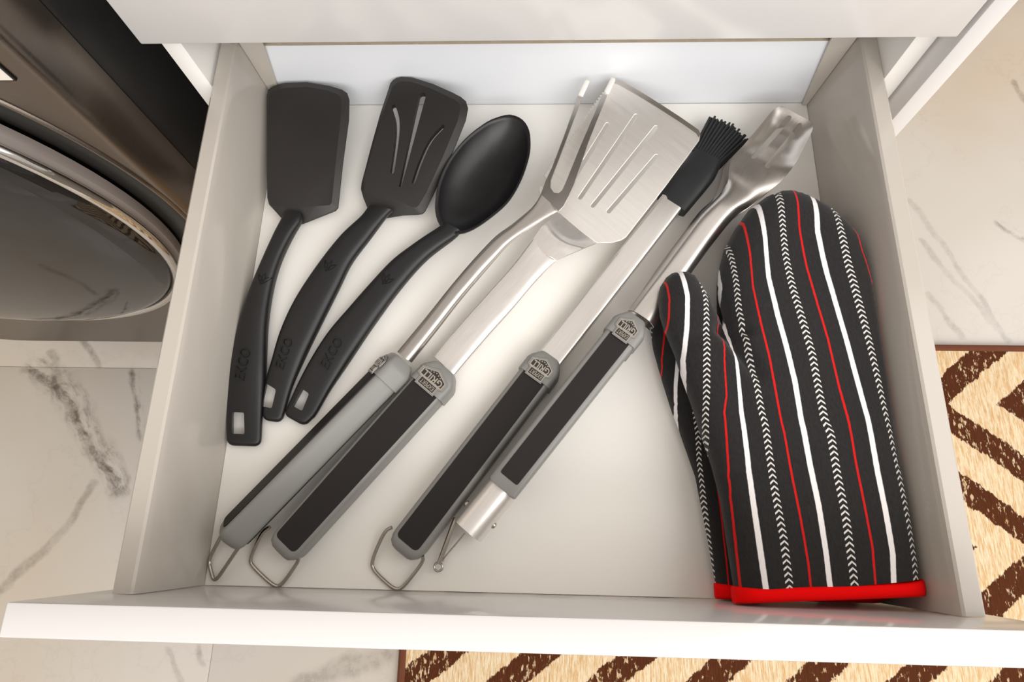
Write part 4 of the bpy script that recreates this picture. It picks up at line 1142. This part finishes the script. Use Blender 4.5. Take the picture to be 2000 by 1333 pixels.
stripes_top = [
 (-3, [(0.1028,0.2436,0.0470),(0.1043,0.2250,0.0470),(0.1034,0.2072,0.0470),(0.1011,0.1939,0.0470),(0.1042,0.1690,0.0470)]), (-2, [(0.1145,0.2467,0.0540),(0.1173,0.2241,0.0540),(0.1155,0.1948,0.0540),(0.1123,0.1733,0.0540),(0.1138,0.1540,0.0540),(0.1161,0.1356,0.0540)]),
 (-1, [(0.1316,0.2425,0.0480),(0.1331,0.2250,0.0520),(0.1308,0.2014,0.0560),(0.1291,0.1729,0.0560),(0.1262,0.1323,0.0560),(0.1259,0.1262,0.0560),(0.1264,0.1018,0.0560),(0.1293,0.0756,0.0530),(0.1312,0.0413,0.0550),(0.1338,0.0074,0.0560)]),
 (0, [(0.1419,0.2385,0.0450),(0.1426,0.2065,0.0500),(0.1438,0.1964,0.0500),(0.1417,0.1725,0.0580),(0.1414,0.1453,0.0580),(0.1385,0.1319,0.0580),(0.1390,0.1291,0.0580),(0.1394,0.1018,0.0580),(0.1400,0.0708,0.0580),(0.1412,0.0412,0.0580),(0.1425,0.0078,0.0580)]),
 (1, [(0.1466,0.2393,0.0430),(0.1451,0.2165,0.0450),(0.1507,0.1891,0.0500),(0.1503,0.1658,0.0580),(0.1508,0.1321,0.0580),(0.1518,0.1179,0.0580),(0.1533,0.0817,0.0580),(0.1549,0.0489,0.0580),(0.1569,0.0081,0.0580)]),
 (2, [(0.1533,0.2771,0.0500),(0.1552,0.2619,0.0550),(0.1563,0.2375,0.0580),(0.1564,0.2112,0.0620),(0.1581,0.1926,0.0620),(0.1615,0.1716,0.0620),(0.1654,0.1315,0.0620),(0.1670,0.1257,0.0620),(0.1683,0.0987,0.0620),(0.1696,0.0743,0.0620),(0.1718,0.0449,0.0620),(0.1725,0.0088,0.0620)]),
 (3, [(0.1681,0.2974,0.0480),(0.1688,0.2596,0.0600),(0.1676,0.2308,0.0640),(0.1702,0.2019,0.0640),(0.1741,0.1740,0.0640),(0.1778,0.1274,0.0640),(0.1793,0.1174,0.0640),(0.1817,0.0864,0.0640),(0.1839,0.0596,0.0640),(0.1861,0.0280,0.0640),(0.1861,0.0093,0.0640)]),
 (4, [(0.1801,0.3098,0.0480),(0.1810,0.2722,0.0600),(0.1798,0.2390,0.0660),(0.1831,0.2071,0.0660),(0.1871,0.1817,0.0660),(0.1907,0.1547,0.0660),(0.1919,0.1273,0.0660),(0.1928,0.1195,0.0660),(0.1942,0.0942,0.0660),(0.1965,0.0670,0.0660),(0.1979,0.0368,0.0660),(0.1978,0.0098,0.0660)]),
 (5, [(0.1972,0.3200,0.0480),(0.1957,0.2925,0.0600),(0.1951,0.2595,0.0670),(0.1971,0.2298,0.0670),(0.2009,0.2040,0.0670),(0.2054,0.1763,0.0670),(0.2082,0.1273,0.0670),(0.2116,0.1174,0.0670),(0.2122,0.0867,0.0670),(0.2141,0.0571,0.0670),(0.2140,0.0287,0.0670),(0.2136,0.0116,0.0670)]),
 (6, [(0.2097,0.3220,0.0500),(0.2078,0.2806,0.0650),(0.2097,0.2487,0.0680),(0.2136,0.2150,0.0680),(0.2178,0.1870,0.0680),(0.2212,0.1533,0.0680),(0.2246,0.1274,0.0680),(0.2250,0.1175,0.0680),(0.2254,0.0945,0.0680),(0.2270,0.0675,0.0680),(0.2282,0.0405,0.0680),(0.2266,0.0134,0.0680)]),
 (7, [(0.2235,0.3161,0.0500),(0.2206,0.2770,0.0660),(0.2233,0.2423,0.0690),(0.2272,0.2119,0.0690),(0.2311,0.1840,0.0690),(0.2348,0.1545,0.0690),(0.2377,0.1274,0.0690),(0.2380,0.1145,0.0690),(0.2382,0.0901,0.0690),(0.2395,0.0620,0.0690),(0.2399,0.0365,0.0690),(0.2374,0.0150,0.0690)]),
 (8, [(0.2386,0.3053,0.0520),(0.2387,0.2759,0.0620),(0.2401,0.2480,0.0660),(0.2436,0.2160,0.0660),(0.2468,0.1922,0.0660),(0.2498,0.1608,0.0660),(0.2523,0.1282,0.0660),(0.2536,0.1183,0.0660),(0.2551,0.0846,0.0660),(0.2564,0.0554,0.0660),(0.2560,0.0326,0.0660),(0.2544,0.0181,0.0660)]),
 (9, [(0.2520,0.2856,0.0540),(0.2540,0.2600,0.0600),(0.2595,0.2331,0.0600),(0.2624,0.2083,0.0600),(0.2629,0.1844,0.0600),(0.2622,0.1557,0.0600),(0.2608,0.1253,0.0600)])]
cr = [(0.1452,0.1993,0.0500),(0.1636,0.1629,0.0500),(0.1452,0.1993,0.0500),(0.1165,0.1898,0.0500),(0.1315,0.0845,0.0500),(0.1530,0.0908,0.0500),(0.1319,0.0694,0.0500),(0.1483,0.0747,0.0500),(0.1332,0.0310,0.0500),(0.1428,0.0353,0.0500),(0.1595,0.1957,0.0500),(0.1487,0.1977,0.0500)]
mitt_body(mt, ol, [len(ol)-1, 0], stripes_top, z_top, 0.0165, 0.0150, 0.024, [(cr[0], cr[1], 0.017, 0.0055), (cr[2], cr[3], 0.004, 0.005), (cr[4], cr[5], 0.004, 0.0035), (cr[6], cr[7], 0.003, 0.003), (cr[8], cr[9], 0.003, 0.003), (cr[10], cr[11], 0.006, 0.004)], 1.3)
def binding(root, a, b, hh, z_of):
    """red bound hem: flattened sleeve rim across the cuff opening"""
    a = V(a); b = V(b)
    n = 22; ss = []
    for i in range(n):
        t = i/(n-1); c = a.lerp(b, t); e_ = math.sqrt(max(0.0, 1-(2*t-1)**8))
        h_ = hh*(0.35+0.65*e_); c.z = z_of(c.x)
        ss.append(dict(c=c, hw=0.0056, hh=h_, e=3.2, W=(0, 1, 0)))
    bm = bmesh.new(); loft(bm, ss, 26)
    return finish('binding', bm, M['red_bind'], root, 60)
ha, hb_ = ol[0], ol[-1]
binding(mt, (ha[0]-0.0008, 0.0066, 0), (hb_[0]+0.0002, 0.0150, 0), 0.0175, lambda x: z_top(x, 0)+0.0005)
bm = bmesh.new()
lp = crom([(0.2500, 0.0110, 0.036), (0.2505, 0.0050, 0.024), (0.2505, 0.0024, 0.012), (0.2500, 0.0030, 0.0030), (0.2490, 0.0110, 0.0018), (0.2480, 0.0200, 0.0020)], 16)
loft(bm, [dict(c=p, hw=0.0042, hh=0.0009, e=4, W=(1, 0, 0)) for p in lp], 12)
finish('hanging_loop', bm, M['red_bind'], mt, 60)

m2 = thing('oven_mitt', 'black oven mitt with red and white stripes lying mostly hidden beneath the other mitt', 'oven mitt', (0.18, 0.15, 0), (-0.2, 1, 0), MI)
ol2 = [(0.1364,0.0048,0.0130),(0.1325,0.0411,0.0130),(0.1260,0.0900,0.0130),(0.1143,0.1299,0.0130),(0.1108,0.1403,0.0130),(0.1039,0.1672,0.0130),(0.0980,0.1935,0.0130),(0.0965,0.2093,0.0130),(0.0983,0.2208,0.0130),(0.1034,0.2269,0.0130),(0.1092,0.2297,0.0130),(0.1166,0.2307,0.0130),(0.1293,0.2271,0.0130),(0.1401,0.2143,0.0130),(0.1494,0.2017,0.0130),(0.1521,0.1919,0.0130),(0.1533,0.2076,0.0130),(0.1535,0.2329,0.0130),(0.1549,0.2517,0.0130),(0.1578,0.2671,0.0130),(0.1637,0.2867,0.0130),(0.1751,0.3057,0.0130),(0.1917,0.3210,0.0130),(0.2118,0.3323,0.0130),(0.2297,0.3313,0.0130),(0.2458,0.3231,0.0130),(0.2571,0.3060,0.0130),(0.2627,0.2813,0.0130),(0.2632,0.2525,0.0130),(0.2587,0.1887,0.0130),(0.2566,0.1375,0.0130),(0.2558,0.0815,0.0130),(0.2550,0.0291,0.0130),(0.2541,0.0076,0.0130)]
ol2 = [(min(p[0], 0.2585), max(p[1], 0.0065), p[2]) for p in ol2]
stripes_low = [(-4, [(0.0971,0.2298,0.0200),(0.0956,0.2070,0.0200),(0.0957,0.1892,0.0200),(0.1005,0.1505,0.0200)]), (-3, [(0.1084,0.2253,0.0200),(0.1060,0.2026,0.0200),(0.1034,0.1849,0.0200),(0.1029,0.1654,0.0200),(0.1064,0.1464,0.0200)]),
 (-2, [(0.1186,0.2104,0.0240),(0.1159,0.1839,0.0240),(0.1130,0.1625,0.0240),(0.1118,0.1415,0.0240),(0.1134,0.1272,0.0240),(0.1175,0.1092,0.0240)]), (-1, [(0.1297,0.2119,0.0200),(0.1264,0.1593,0.0200),(0.1290,0.1237,0.0200),(0.1283,0.1020,0.0200),(0.1299,0.0786,0.0200),(0.1319,0.0522,0.0200),(0.1341,0.0194,0.0200)]),
 (0, [(0.1399,0.2099,0.0260),(0.1373,0.1498,0.0260),(0.1393,0.1015,0.0260),(0.1418,0.0634,0.0260),(0.1434,0.0270,0.0260),(0.1439,0.0060,0.0260)]), (1, [(0.1522,0.2464,0.0260),(0.1491,0.2100,0.0260),(0.1477,0.1499,0.0260),(0.1495,0.1017,0.0260),(0.1525,0.0636,0.0260),(0.1520,0.0062,0.0260)]),
 (2, [(0.1633,0.2891,0.0260),(0.1611,0.2464,0.0260),(0.1598,0.1501,0.0260),(0.1619,0.1019,0.0260),(0.1639,0.0638,0.0260),(0.1630,0.0064,0.0260)]), (3, [(0.1772,0.3039,0.0260),(0.1749,0.1840,0.0260),(0.1753,0.0640,0.0260),(0.1769,0.0068,0.0260)]),
 (4, [(0.1912,0.3138,0.0260),(0.1912,0.1842,0.0260),(0.1905,0.0644,0.0260),(0.1916,0.0071,0.0260)]), (5, [(0.2054,0.3239,0.0260),(0.2075,0.1844,0.0260),(0.2056,0.0647,0.0260),(0.2062,0.0075,0.0260)]),
 (6, [(0.2230,0.3239,0.0260),(0.2238,0.1846,0.0260),(0.2207,0.0650,0.0260),(0.2207,0.0078,0.0260)]), (7, [(0.2393,0.3139,0.0260),(0.2400,0.1848,0.0260),(0.2358,0.0653,0.0260),(0.2352,0.0082,0.0260)])]
mitt_body(m2, ol2, [len(ol2)-1, 0], stripes_low, lambda x, y: 0.0125, 0.0095, 0.0118, 0.022, [], 7.7)
binding(m2, (ol2[0][0]-0.0008, 0.0066, 0), (ol2[-1][0], 0.0066, 0), 0.0115, lambda x: 0.0122)
